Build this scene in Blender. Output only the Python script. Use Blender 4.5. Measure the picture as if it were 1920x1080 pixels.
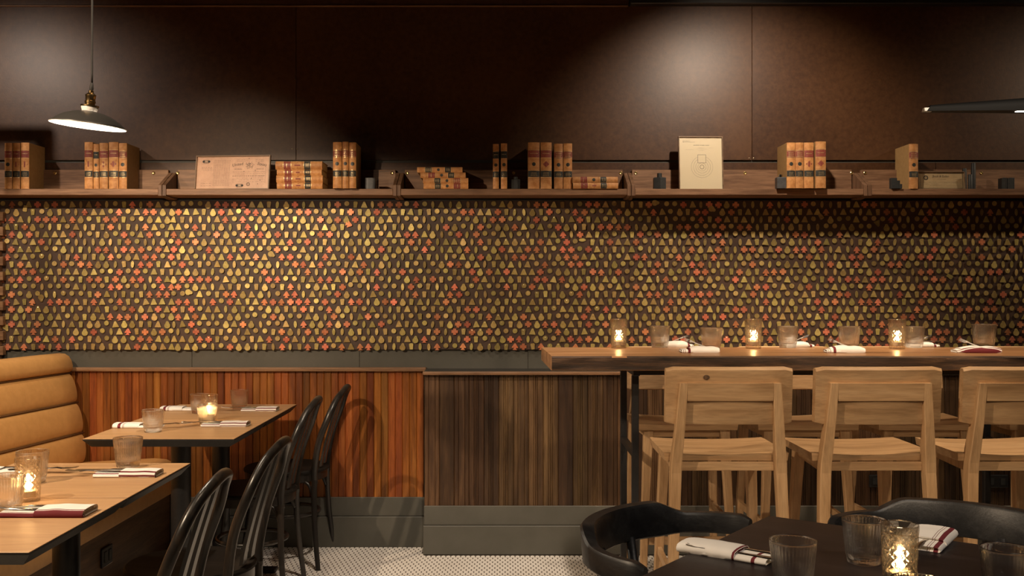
import bpy, bmesh, math, random
from math import sin, cos, pi, radians, sqrt, atan2
from mathutils import Vector, Matrix, Euler

random.seed(7)
S = bpy.context.scene
for o in list(bpy.data.objects):
    bpy.data.objects.remove(o)
COL = S.collection

# ------------------------------------------------------------------ camera, world, lights, exposure
H, F, CX, CY = 1.33, 1920.0, 950.0, 540.0          # eye height, focal length in px, principal point
cam = bpy.data.objects.new('camera', bpy.data.cameras.new('camera'))
COL.objects.link(cam)
cam.location = (0, 0, H); cam.rotation_euler = (pi/2, 0, 0)
cam.data.sensor_width = 36; cam.data.lens = 36; cam.data.shift_x = 10/1920
cam.data.clip_start = 0.05
S.camera = cam
S.view_settings.view_transform = 'Standard'
S.view_settings.look = 'None'
S.view_settings.gamma = 1
S.view_settings.use_curve_mapping = False
S.view_settings.exposure = 0.35

w = bpy.data.worlds.new('world'); S.world = w; w.use_nodes = True
w.node_tree.nodes['Background'].inputs[0].default_value = (1.0, 0.8, 0.6, 1)
w.node_tree.nodes['Background'].inputs[1].default_value = 0.02

def spot(name, loc, target, power, size=60, blend=0.7, radius=0.05, col=(1, .78, .55)):
    l = bpy.data.lights.new(name, 'SPOT'); l.energy = power; l.color = col
    l.spot_size = radians(size); l.spot_blend = blend; l.shadow_soft_size = radius
    o = bpy.data.objects.new(name, l); COL.objects.link(o); o.location = loc
    o.rotation_euler = (Vector(target)-Vector(loc)).to_track_quat('-Z', 'Y').to_euler()
    return o
def area(name, loc, target, power, sx, sy, col=(1, .8, .6)):
    l = bpy.data.lights.new(name, 'AREA'); l.energy = power; l.color = col
    l.shape = 'RECTANGLE'; l.size = sx; l.size_y = sy
    o = bpy.data.objects.new(name, l); COL.objects.link(o); o.location = loc
    o.rotation_euler = (Vector(target)-Vector(loc)).to_track_quat('-Z', 'Y').to_euler()
    return o
WARM = (1, .76, .52)
spot('ceiling_spot_banquette', (-2.3, 1.75, 2.85), (-1.69, 3.12, .252), 250, 96, .07, .025, WARM)
spot('ceiling_spot_tags', (-2.0, 1.9, 2.9), (-1.42, 5.28, 1.50), 120, 28, 1, .03, WARM)
spot('wall_washer_left', (-2.85, 4.2, 2.74), (-2.5, 5.28, 1.75), 36, 100, .8, .03, (1, .84, .70))
spot('wall_washer_right', (1.12, 4.27, 2.74), (1.2, 5.28, 1.75), 56, 104, .8, .03, (1, .82, .64))
spot('wall_washer_far_right', (3.75, 4.27, 2.74), (3.1, 5.28, 1.6), 34, 104, .8, .03, (1, .78, .55))
spot('ceiling_spot_far_tables', (-.75, 3.75, 3.05), (-1.4, 4.35, .75), 36, 62, .7, .05, WARM)
spot('near_tables_fill', (-.75, 2.25, 3.05), (-1.5, 2.75, .75), 28, 70, .7, .05, WARM)  # added lamp, lifts the dim near tables
spot('booth_fill', (-.55, 3.1, 3.1), (-2.35, 4.35, .72), 150, 42, .8, .05, (1, .80, .58))  # added fill that brightens the banquette leather
spot('far_stools_fill', (.25, 4.75, 3.05), (1.55, 4.5, .75), 95, 40, .8, .05, WARM)  # extra lamp put in to brighten the back-row stool seats
spot('ceiling_spot_bar', (1.9, 3.1, 3.05), (1.5, 4.1, 1.0), 170, 64, .8, .06, WARM)
spot('ceiling_spot_stools', (1.0, .4, 2.8), (1.25, 3.6, .80), 115, 37, .8, .10, WARM)
spot('ceiling_spot_floor', (-.1, 3.3, 3.05), (-.1, 4.75, 0), 190, 44, .8, .05, (1, .83, .66))
spot('ceiling_spot_black_table', (1.6, 1.0, 3.0), (1.0, 2.1, .75), 60, 60, .8, .06, (1, .86, .72))

# ------------------------------------------------------------------ helpers
def P(px, py, d):
    return Vector(((px-CX)/F*d, d, H-(py-CY)/F*d))
def depth(py, z):
    return (H-z)*F/(py-CY)
def on(px, py, z):
    d = depth(py, z); return Vector(((px-CX)/F*d, d, z))

def new(): return bmesh.new()
def join(bm, b2, M=None):
    me = bpy.data.meshes.new('t'); 
    if M is not None: b2.transform(M)
    b2.to_mesh(me); bm.from_mesh(me); bpy.data.meshes.remove(me); b2.free()
def box(bm, x0, x1, y0, y1, z0, z1, bev=0.0, seg=1, M=None, mi=0):
    b = bmesh.new()
    bmesh.ops.create_cube(b, size=1)
    for v in b.verts:
        v.co = Vector(((x0+x1)/2+v.co.x*(x1-x0), (y0+y1)/2+v.co.y*(y1-y0), (z0+z1)/2+v.co.z*(z1-z0)))
    if bev > 0:
        bmesh.ops.bevel(b, geom=b.edges[:], offset=bev, segments=seg, affect='EDGES', profile=.5)
    for f in b.faces: f.material_index = mi
    join(bm, b, M); return bm
def loft(bm, rings, cap=True, mi=0, closed=True):
    R = [[bm.verts.new(p) for p in r] for r in rings]
    n = len(R[0])
    for a, b in zip(R[:-1], R[1:]):
        for i in range(n if closed else n-1):
            j = (i+1) % n
            f = bm.faces.new((a[i], a[j], b[j], b[i])); f.material_index = mi
    if cap:
        f = bm.faces.new(R[0][::-1]); f.material_index = mi
        f = bm.faces.new(R[-1]); f.material_index = mi
    return bm
def lathe(bm, prof, n=32, mi=0, cap=False, M=None):
    b = bmesh.new()
    rings = [[Vector((r*cos(2*pi*k/n), r*sin(2*pi*k/n), z)) for k in range(n)] for r, z in prof]
    loft(b, rings, cap=cap, mi=mi)
    join(bm, b, M); return bm
def tube(bm, pts, rad, n=10, cap=True, flat=1.0, mi=0, closed=False):
    pts = [Vector(p) for p in pts]
    if not isinstance(rad, (list, tuple)): rad = [rad]*len(pts)
    rings = []; up = None
    m = len(pts)
    for i, p in enumerate(pts):
        if closed: t = (pts[(i+1) % m]-pts[i-1]).normalized()
        else: t = (pts[min(i+1, m-1)]-pts[max(i-1, 0)]).normalized()
        if up is None:
            up = Vector((0, 0, 1)) if abs(t.z) < .9 else Vector((1, 0, 0))
        u = (up-t*up.dot(t)).normalized(); v = t.cross(u); up = u
        rings.append([p+u*rad[i]*cos(2*pi*k/n)+v*rad[i]*flat*sin(2*pi*k/n) for k in range(n)])
    if closed: rings.append(rings[0])
    loft(bm, rings, cap=cap and not closed, mi=mi); 
    if closed: bmesh.ops.remove_doubles(bm, verts=bm.verts[:], dist=1e-6)
    return bm
def prism(bm, poly, t, M=None, mi=0):
    """poly in xz plane, thickness t along +y"""
    b = bmesh.new()
    f = [b.verts.new((x, 0, z)) for x, z in poly]; g = [b.verts.new((x, t, z)) for x, z in poly]
    b.faces.new(f); b.faces.new(g[::-1]); n = len(poly)
    for i in range(n):
        b.faces.new((f[i], g[i], g[(i+1) % n], f[(i+1) % n]))
    for q in b.faces: q.material_index = mi
    bmesh.ops.recalc_face_normals(b, faces=b.faces[:])
    join(bm, b, M); return bm
def mesh(name, bm, mats, smooth=False, recalc=True):
    if recalc: bmesh.ops.recalc_face_normals(bm, faces=bm.faces[:])
    me = bpy.data.meshes.new(name); bm.to_mesh(me); bm.free()
    for m in (mats if isinstance(mats, (list, tuple)) else [mats]): me.materials.append(m)
    if smooth:
        me.polygons.foreach_set('use_smooth', [True]*len(me.polygons))
        if smooth is not True: me.set_sharp_from_angle(angle=radians(smooth))
    return me
def obj(name, bm, mats, parent=None, loc=(0, 0, 0), rot=(0, 0, 0), smooth=False, recalc=True):
    me = bm if isinstance(bm, bpy.types.Mesh) else mesh(name, bm, mats, smooth, recalc)
    o = bpy.data.objects.new(name, me); COL.objects.link(o)
    o.parent = parent; o.location = loc; o.rotation_euler = rot
    return o
def tag(o, label=None, cat=None, group=None, kind=None):
    if label: o['label'] = label
    if cat: o['category'] = cat
    if group: o['group'] = group
    if kind: o['kind'] = kind
    return o
def thing(name, label, cat, loc=(0, 0, 0), rot=(0, 0, 0), group=None):
    o = bpy.data.objects.new(name, None); COL.objects.link(o)
    o.empty_display_size = .05
    o.location = loc; o.rotation_euler = rot
    return tag(o, label, cat, group)
def struct(name, bm, mats, parent=None, loc=(0, 0, 0), smooth=False):
    o = obj(name, bm, mats, parent, loc, smooth=smooth)
    if parent is None: o['kind'] = 'structure'
    return o
KIDS = {}
def dup(root, label=None, loc=None, rot=None, scale=None):
    def cp(o, par):
        c = o.copy(); COL.objects.link(c); c.parent = par
        for ch in o.children: cp(ch, c)
        return c
    r = cp(root, None)
    if label: r['label'] = label
    if loc is not None: r.location = loc
    if rot is not None: r.rotation_euler = rot
    if scale: r.scale = (scale,)*3
    return r

# ------------------------------------------------------------------ materials
def mat(name, col=(.5, .5, .5), rough=.5, metal=0.0, spec=.5):
    m = bpy.data.materials.new(name); m.use_nodes = True
    b = m.node_tree.nodes['Principled BSDF']
    b.inputs['Base Color'].default_value = (*col, 1); b.inputs['Roughness'].default_value = rough
    b.inputs['Metallic'].default_value = metal; b.inputs['Specular IOR Level'].default_value = spec
    return m
def nd(m, t, **kw):
    n = m.node_tree.nodes.new(t)
    for k, v in kw.items(): setattr(n, k, v)
    return n
def lk(m, a, b): m.node_tree.links.new(a, b)
def bs(m): return m.node_tree.nodes['Principled BSDF']
def ramp(m, stops, fac):
    r = nd(m, 'ShaderNodeValToRGB'); e = r.color_ramp.elements
    e[0].position, e[0].color = stops[0][0], (*stops[0][1], 1)
    e[1].position, e[1].color = stops[-1][0], (*stops[-1][1], 1)
    for p, c in stops[1:-1]:
        q = e.new(p); q.color = (*c, 1)
    lk(m, fac, r.inputs[0]); return r.outputs[0]
def coords(m, scale, rnd=True):
    tc = nd(m, 'ShaderNodeTexCoord'); mp = nd(m, 'ShaderNodeMapping')
    mp.inputs['Scale'].default_value = scale
    lk(m, tc.outputs['Object'], mp.inputs[0])
    if rnd:
        oi = nd(m, 'ShaderNodeObjectInfo'); mu = nd(m, 'ShaderNodeMath', operation='MULTIPLY')
        mu.inputs[1].default_value = 37.0
        lk(m, oi.outputs['Random'], mu.inputs[0]); lk(m, mu.outputs[0], mp.inputs['Location'])
    return mp.outputs[0]
def noise(m, vec, scale, detail=4, rough=.55, dist=0.0):
    n = nd(m, 'ShaderNodeTexNoise'); n.inputs['Scale'].default_value = scale
    n.inputs['Detail'].default_value = detail; n.inputs['Roughness'].default_value = rough
    n.inputs['Distortion'].default_value = dist
    lk(m, vec, n.inputs['Vector']); return n.outputs['Fac']
def bump(m, h, strength, dist=.002):
    b = nd(m, 'ShaderNodeBump'); b.inputs['Strength'].default_value = strength; b.inputs['Distance'].default_value = dist
    lk(m, h, b.inputs['Height']); lk(m, b.outputs[0], bs(m).inputs['Normal'])
def vary(m, col, lo, hi, hue=0.0):
    oi = nd(m, 'ShaderNodeObjectInfo'); mr = nd(m, 'ShaderNodeMapRange')
    mr.inputs['To Min'].default_value = lo; mr.inputs['To Max'].default_value = hi
    lk(m, oi.outputs['Random'], mr.inputs[0])
    h = nd(m, 'ShaderNodeHueSaturation'); lk(m, col, h.inputs['Color']); lk(m, mr.outputs[0], h.inputs['Value'])
    if hue:
        m2 = nd(m, 'ShaderNodeMapRange'); mu = nd(m, 'ShaderNodeMath', operation='MULTIPLY'); fr = nd(m, 'ShaderNodeMath', operation='FRACT')
        mu.inputs[1].default_value = 17.3
        lk(m, oi.outputs['Random'], mu.inputs[0]); lk(m, mu.outputs[0], fr.inputs[0]); lk(m, fr.outputs[0], m2.inputs[0])
        m2.inputs['To Min'].default_value = .5-hue; m2.inputs['To Max'].default_value = .5+hue
        lk(m, m2.outputs[0], h.inputs['Hue'])
    return h.outputs[0]
def wood(name, dark, mid, light, axis='x', rough=.5, grain=1.0, bmp=.25, var=None, hue=0.0, scale=1.0, spec=.4):
    m = mat(name, mid, rough, spec=spec)
    st = {'x': (.07, 1, 1), 'y': (1, .07, 1), 'z': (1, 1, .07)}[axis]
    v = coords(m, tuple(s*scale for s in st))
    n1 = noise(m, v, 22, 5, .6, .6)
    n2 = noise(m, v, 160, 3, .6)
    c = ramp(m, [(.28, dark), (.5, mid), (.72, light)], n1)
    mx = nd(m, 'ShaderNodeMixRGB', blend_type='MULTIPLY'); mx.inputs[0].default_value = .55*grain
    c2 = ramp(m, [(.35, (.45, .42, .4)), (.6, (1, 1, 1))], n2)
    lk(m, c, mx.inputs[1]); lk(m, c2, mx.inputs[2])
    out = mx.outputs[0]
    if var: out = vary(m, out, var[0], var[1], hue)
    lk(m, out, bs(m).inputs['Base Color'])
    if bmp: bump(m, n2, bmp, .001)
    return m
def mottled(name, c1, c2, sc, rough=.5, metal=0., bmp=0., var=None, spec=.5, hue=0.):
    m = mat(name, c1, rough, metal, spec)
    v = coords(m, (1, 1, 1)); n = noise(m, v, sc, 5, .6)
    out = ramp(m, [(.35, c1), (.65, c2)], n)
    if var: out = vary(m, out, var[0], var[1], hue)
    lk(m, out, bs(m).inputs['Base Color'])
    if bmp: bump(m, n, bmp, .002)
    return m

M = {}
# wall steel: dark brown, satin, orange-peel relief with soft blotches
m = mat('brown_panel', (.05, .028, .016), .44, 0, .42)
v = coords(m, (1, 1, 1), True)
n1 = noise(m, v, 1.6, 4, .55); n2 = noise(m, v, 130, 3, .6)
n3 = noise(m, v, 38, 4, .7); ad = nd(m, 'ShaderNodeMath', operation='MULTIPLY_ADD'); ad.inputs[1].default_value = .45
ml = nd(m, 'ShaderNodeMath', operation='MULTIPLY'); ml.inputs[1].default_value = .55
lk(m, n1, ml.inputs[0]); lk(m, n3, ad.inputs[0]); lk(m, ml.outputs[0], ad.inputs[2])
c = ramp(m, [(.36, (.048, .018, .0065)), (.64, (.105, .046, .0175))], ad.outputs[0])
lk(m, c, bs(m).inputs['Base Color']); bump(m, n2, .22, .0010)
M['panel'] = m
M['panel_dark'] = mottled('dark_plywood_backing', (.056, .030, .020), (.074, .040, .026), 9, .55, 0, .1)
M['greygreen'] = mottled('grey_green_paint', (.074, .070, .056), (.086, .081, .066), 7, .5, 0, .08)
M['black_beam'] = mottled('black_beam_paint', (.018, .017, .016), (.028, .026, .024), 9, .38)
M['plaster'] = mottled('brown_plaster', (.05, .035, .025), (.065, .045, .03), 6, .8)
M['ceil'] = mottled('dark_ceiling_paint', (.03, .024, .02), (.04, .03, .025), 6, .8)
M['brass'] = mottled('aged_brass', (.46, .33, .10), (.60, .45, .16), 70, .46, .5, 0, (.62, 1.15), .5, .015)
M['copper'] = mottled('aged_copper', (.64, .19, .085), (.76, .28, .14), 70, .46, .45, 0, (.62, 1.12), .5, .012)
M['nail'] = mat('bright_nail', (.8, .68, .45), .25, 1)
M['screw'] = mat('brass_screw', (.85, .62, .25), .3, 1)
M['shelf'] = wood('walnut_shelf', (.14, .070, .036), (.27, .145, .078), (.38, .215, .12), 'x', .5, 1, .3, (.85, 1.1))
M['shelf_end'] = wood('walnut_bracket', (.11, .056, .03), (.20, .108, .06), (.28, .155, .09), 'z', .5, 1, .3)
M['cap'] = wood('oak_cap_rail', (.15, .075, .035), (.24, .125, .06), (.32, .18, .09), 'x', .5, 1, .3)
M['redboard'] = wood('red_stained_board', (.15, .041, .009), (.31, .092, .017), (.42, .155, .034), 'z', .38, .9, .25, (.5, 1.15), .010)
M['darkboard'] = wood('dark_stained_board', (.030, .014, .0055), (.066, .033, .013), (.128, .070, .030), 'z', .5, 1, .4, (.6, 1.25), .008)
M['oak'] = wood('pale_oak', (.40, .235, .110), (.52, .325, .165), (.60, .395, .215), 'z', .48, .55, .2, (.92, 1.06))
M['oakx'] = wood('pale_oak_cross', (.36, .21, .10), (.52, .325, .165), (.60, .395, .215), 'x', .48, .6, .2, (.94, 1.04))
M['bar'] = wood('live_edge_slab', (.17, .075, .032), (.36, .18, .08), (.52, .29, .14), 'x', .33, .8, .25, scale=.8)
M['bark'] = wood('dark_bark_edge', (.012, .008, .005), (.055, .028, .014), (.16, .085, .04), 'x', .7, 1, .8, scale=2)
M['laminate'] = wood('oak_laminate_top', (.40, .22, .105), (.50, .29, .14), (.56, .34, .17), 'x', .45, .4, .08, (.97, 1.03))
M['blackedge'] = mottled('black_edge_band', (.018, .017, .017), (.026, .025, .024), 60, .45)
M['lampblack'] = mat('lamp_black', (.004, .004, .004), .65, 0, .2)
M['blackmetal'] = mottled('black_powder_coat', (.014, .014, .015), (.02, .02, .021), 80, .42)
M['bentwood'] = wood('worn_black_bentwood', (.010, .009, .008), (.020, .017, .015), (.05, .036, .026), 'z', .3, .5, .15)
M['seatblack'] = wood('dull_black_seat', (.008, .007, .006), (.014, .012, .010), (.026, .020, .016), 'x', .65, .6, .3, spec=.15)
M['ebony'] = wood('ebonised_oak', (.007, .007, .008), (.014, .014, .015), (.03, .029, .029), 'x', .42, 1, .35)
M['darktop'] = wood('dark_wenge_top', (.009, .0066, .007), (.015, .011, .0118), (.026, .019, .020), 'x', .42, .6, .2)
M['leather'] = mottled('tan_leather', (.50, .265, .088), (.56, .30, .105), 30, .42, 0, .04)
M['piping'] = mat('dark_seam', (.10, .045, .015), .6)
M['base'] = wood('dark_oak_base', (.060, .031, .015), (.125, .068, .033), (.19, .105, .052), 'y', .45, 1, .3)
M['calf'] = mottled('calf_leather', (.46, .19, .055), (.66, .33, .12), 45, .55, 0, .1, (.82, 1.1), .4)
M['calf_board'] = mottled('tan_book_board', (.42, .26, .10), (.48, .30, .125), 60, .6, 0, .05, (.85, 1.05))
M['redlabel'] = mottled('worn_red_label', (.20, .035, .025), (.30, .075, .045), 120, .5)
M['blacklabel'] = mottled('worn_black_label', (.015, .016, .014), (.045, .045, .036), 120, .5)
M['gold'] = mat('gold_tooling', (.85, .62, .30), .35, .6)
M['paper'] = mottled('page_block', (.55, .43, .28), (.66, .53, .36), 90, .8)
M['ink'] = mat('black_ink', (.025, .02, .016), .6)
M['cream'] = mat('cream_poster', (.80, .68, .46), .35)
M['pinkpaper'] = mottled('salmon_certificate', (.62, .36, .23), (.70, .42, .27), 40, .4)
M['tanpaper'] = mottled('tan_certificate', (.50, .36, .19), (.56, .41, .22), 40, .4)
M['frame'] = wood('thin_walnut_frame', (.14, .085, .045), (.22, .14, .08), (.30, .20, .12), 'x', .4, .6, .1)
M['gun'] = mottled('gunmetal', (.028, .030, .030), (.04, .042, .042), 50, .5, .1)
M['greymetal'] = mottled('grey_tin', (.07, .07, .072), (.10, .10, .102), 50, .5, .2)
M['white'] = mat('white_enamel', (.85, .82, .78), .35)
M['shade'] = mat('grey_enamel', (.045, .043, .041), .35)
M['oldbrass'] = mat('antique_brass', (.38, .26, .12), .28, 1)
M['cord'] = mat('black_cord', (.012, .010, .009), .7)
M['steel'] = mat('polished_steel', (.72, .70, .67), .18, 1)
M['wax'] = mat('candle_wax', (.85, .72, .55), .5)
M['cuptin'] = mat('tealight_tin', (.7, .66, .6), .3, 1)
def emit(name, col, st):
    m = bpy.data.materials.new(name); m.use_nodes = True; nt = m.node_tree; nt.nodes.clear()
    e = nt.nodes.new('ShaderNodeEmission'); o = nt.nodes.new('ShaderNodeOutputMaterial')
    e.inputs[0].default_value = (*col, 1); e.inputs[1].default_value = st
    nt.links.new(e.outputs[0], o.inputs[0]); return m
M['flame'] = emit('flame', (1, .62, .24), 60)
M['bulb'] = emit('lit_bulb', (1, .86, .68), 45)
M['led'] = emit('led_strip', (1, .9, .78), 6)
def glassmat(name, tint, mix):
    m = bpy.data.materials.new(name); m.use_nodes = True; nt = m.node_tree; nt.nodes.clear()
    g = nt.nodes.new('ShaderNodeBsdfGlass'); t = nt.nodes.new('ShaderNodeBsdfTransparent')
    x = nt.nodes.new('ShaderNodeMixShader'); o = nt.nodes.new('ShaderNodeOutputMaterial')
    g.inputs['Color'].default_value = (*tint, 1); g.inputs['Roughness'].default_value = 0.0; g.inputs['IOR'].default_value = 1.45
    t.inputs[0].default_value = (*tint, 1)
    x.inputs[0].default_value = mix
    nt.links.new(t.outputs[0], x.inputs[1]); nt.links.new(g.outputs[0], x.inputs[2])
    # broad sheen mixed in to whiten the glass as if it caught lamplight
    r = nt.nodes.new('ShaderNodeBsdfGlossy'); r.inputs['Roughness'].default_value = .25; y = nt.nodes.new('ShaderNodeMixShader'); y.inputs[0].default_value = .025
    nt.links.new(x.outputs[0], y.inputs[1]); nt.links.new(r.outputs[0], y.inputs[2]); nt.links.new(y.outputs[0], o.inputs[0])
    return m
M['glass'] = glassmat('clear_glass', (.995, .99, .98), .6)
M['candleglass'] = glassmat('amber_tinted_cut_glass', (.995, .97, .92), .42)
m = bpy.data.materials.new('picture_glazing'); m.use_nodes = True; nt = m.node_tree; nt.nodes.clear()
g = nt.nodes.new('ShaderNodeBsdfGlossy'); t = nt.nodes.new('ShaderNodeBsdfTransparent'); x = nt.nodes.new('ShaderNodeMixShader'); o = nt.nodes.new('ShaderNodeOutputMaterial')
g.inputs['Roughness'].default_value = .02; x.inputs[0].default_value = .05
nt.links.new(t.outputs[0], x.inputs[1]); nt.links.new(g.outputs[0], x.inputs[2]); nt.links.new(x.outputs[0], o.inputs[0])
M['glazing'] = m
def napkin_mat(name, axis, bands):
    """white cotton with woven stripes at object-space positions (lo, hi, colour)"""
    m = mat(name, (.80, .77, .73), .85, 0, .2)
    tc = nd(m, 'ShaderNodeTexCoord'); sp = nd(m, 'ShaderNodeSeparateXYZ'); lk(m, tc.outputs['Object'], sp.inputs[0])
    last = None
    for lo, hi, colr in bands:
        a = nd(m, 'ShaderNodeMath', operation='GREATER_THAN'); a.inputs[1].default_value = lo
        b = nd(m, 'ShaderNodeMath', operation='LESS_THAN'); b.inputs[1].default_value = hi
        lk(m, sp.outputs[axis], a.inputs[0]); lk(m, sp.outputs[axis], b.inputs[0])
        mu = nd(m, 'ShaderNodeMath', operation='MULTIPLY'); lk(m, a.outputs[0], mu.inputs[0]); lk(m, b.outputs[0], mu.inputs[1])
        mx = nd(m, 'ShaderNodeMixRGB'); mx.inputs[2].default_value = (*colr, 1)
        if last is None: mx.inputs[1].default_value = (.80, .77, .73, 1)
        else: lk(m, last, mx.inputs[1])
        lk(m, mu.outputs[0], mx.inputs[0]); last = mx.outputs[0]
    lk(m, last, bs(m).inputs['Base Color'])
    n = noise(m, coords(m, (1, 1, 1)), 90, 3); bump(m, n, .25, .001)
    return m
RED = (.15, .025, .032); BRN = (.16, .07, .06)
M['nap_long'] = napkin_mat('napkin_long_stripe', 1, [(-.052, -.0395, RED), (-.036, -.0315, RED), (-.033, -.0315, RED)])
M['nap_mid'] = napkin_mat('napkin_high_stripe', 1, [(-.036, -.026, RED), (-.047, -.0455, RED), (-.043, -.0415, RED)])
M['nap_cross'] = napkin_mat('napkin_cross_stripe', 0, [(-.050, -.040, RED), (-.062, -.060, BRN), (-.069, -.067, BRN), (-.076, -.074, BRN)])
M['nap_mouth'] = napkin_mat('napkin_mouth_stripe', 0, [(-.032, -.027, RED), (-.078, -.070, RED)])
M['nap_side'] = napkin_mat('napkin_side_stripe', 1, [(-.041, -.031, RED), (-.024, -.0228, RED), (-.019, -.0178, RED)])
M['nap_end'] = napkin_mat('napkin_end_stripe', 0, [(.062, .074, RED), (.052, .0535, RED), (.048, .0495, RED)])

# ------------------------------------------------------------------ room shell
YW = 5.287                                        # back wall face
X0, X1, Y0, ZC = -3.3, 4.2, -1.6, 3.2
bm = new(); box(bm, X0-.1, X1+.1, YW+.013, YW+.15, -.02, ZC)
wall_back = struct('wall_back', bm, M['greygreen'])
bm = new(); box(bm, X0-.12, X0, Y0, YW+.013, -.02, ZC); struct('wall_left', bm, M['plaster'])
bm = new(); box(bm, X1, X1+.12, Y0, YW+.013, -.02, ZC); struct('wall_right', bm, M['plaster'])
bm = new(); box(bm, X0-.1, X1+.1, Y0-.12, Y0, -.02, ZC); struct('wall_front', bm, M['plaster'])
bm = new(); box(bm, X0-.1, X1+.1, Y0-.1, YW+.15, ZC, ZC+.1); struct('ceiling', bm, M['ceil'])

# floor: dark grout bed + small white mosaic tiles, real relief
m = mat('floor_grout', (.06, .042, .03), .85); M['grout'] = m
bm = new(); box(bm, X0-.1, X1+.1, Y0-.1, YW+.15, -.1, -.0015); floor = struct('floor', bm, M['grout'])
m = mat('white_mosaic', (.66, .60, .52), .45)
n = noise(m, coords(m, (1, 1, 1), False), 2.2, 3)
lk(m, ramp(m, [(.3, (.66, .61, .55)), (.7, (.79, .75, .69))], n), bs(m).inputs['Base Color']); M['tile'] = m
def mosaic():
    px, py = .0245, .0345
    verts, faces = [], []
    fw, hw, tip, flat = px/2*.985, px/2*.76, py*.650, py*.322
    ny = int((5.285-1.2)/py); nx = int(5.6/px)
    for j in range(ny):
        y = 5.278-j*py
        for i in range(nx):
            x = -2.2+(i+(.5 if j % 2 else 0))*px
            if x > -.41 and y > 5.10: continue
            k = len(verts)
            q = [(x, y-tip), (x+fw, y-flat), (x+hw, y-flat*.72), (x+hw, y+flat*.72), (x+fw, y+flat), (x, y+tip), (x-fw, y+flat), (x-hw, y+flat*.72), (x-hw, y-flat*.72), (x-fw, y-flat)]
            verts += [(a, min(b, 5.286), 0) for a, b in q]
            faces.append(tuple(range(k, k+10)))
    me = bpy.data.meshes.new('mosaic_tiles'); me.from_pydata(verts, [], faces); me.materials.append(M['tile'])
    o = bpy.data.objects.new('mosaic_tiles', me); COL.objects.link(o); o.parent = floor
    o['kind'] = 'stuff'
mosaic()
bm = new(); box(bm, X0, X1, Y0, 1.2, -.0015, 0)
obj('mosaic_field', bm, M['tile'], floor)

# upper brown panels
def zpx(py, d): return H-(py-CY)/F*d
def xpx(px, d): return (px-CX)/F*d
seams = [X0, xpx(555, YW), xpx(1410, YW), X1]
for a, b in zip(seams[:-1], seams[1:]):
    bm = new(); box(bm, a+.0012, b-.0012, YW, YW+.012, zpx(300, YW), 2.785, .0008)
    obj('upper_panel', bm, M['panel'], wall_back)
seams2 = [X0, xpx(655, YW), xpx(1755, YW), X1]
for a, b in zip(seams2[:-1], seams2[1:]):
    bm = new(); box(bm, a+.0012, b-.0012, YW+.001, YW+.012, 1.80, zpx(305, YW), .0008)
    obj('lower_strip_panel', bm, M['panel'], wall_back)
bm = new(); box(bm, X0, xpx(1179, YW), YW-.004, YW+.012, 2.79, ZC, .001); obj('top_panel', bm, M['panel'], wall_back)
bm = new(); box(bm, X0, xpx(1177, YW), YW-.010, YW+.012, 2.781, 2.788, .001); obj('lit_edge_strip', bm, M['cap'], wall_back)  # paler wood strip colours in the light caught on the beam edge
bm = new(); box(bm, xpx(1180, YW), X1, YW-.05, YW+.012, 2.785, ZC, .004); struct('trim_1', bm, M['black_beam'])
bm = new()
for px, py in [(548, 279), (557.5, 279), (553.5, 140), (553.5, 148), (551, 20), (1413, 297), (1405, 297)]:
    p = P(px, py, YW)
    lathe(bm, [(.0035, 0), (.003, .0015), (0.0005, .002)], 8, M=Matrix.Translation(p) @ Matrix.Rotation(pi/2, 4, 'X'))
obj('panel_screw', bm, M['nail'], wall_back)['kind'] = 'stuff'

# lower grey-green band in two boards with a seam
for a, b in [(X0, xpx(360, YW)), (xpx(360, YW), xpx(674, YW)), (xpx(674, YW), xpx(990, YW)), (xpx(990, YW), X1)]:
    bm = new(); box(bm, a+.0008, b-.0008, YW, YW+.013, .88, 1.012, .0006); obj('band_board', bm, M['greygreen'], wall_back)

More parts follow.
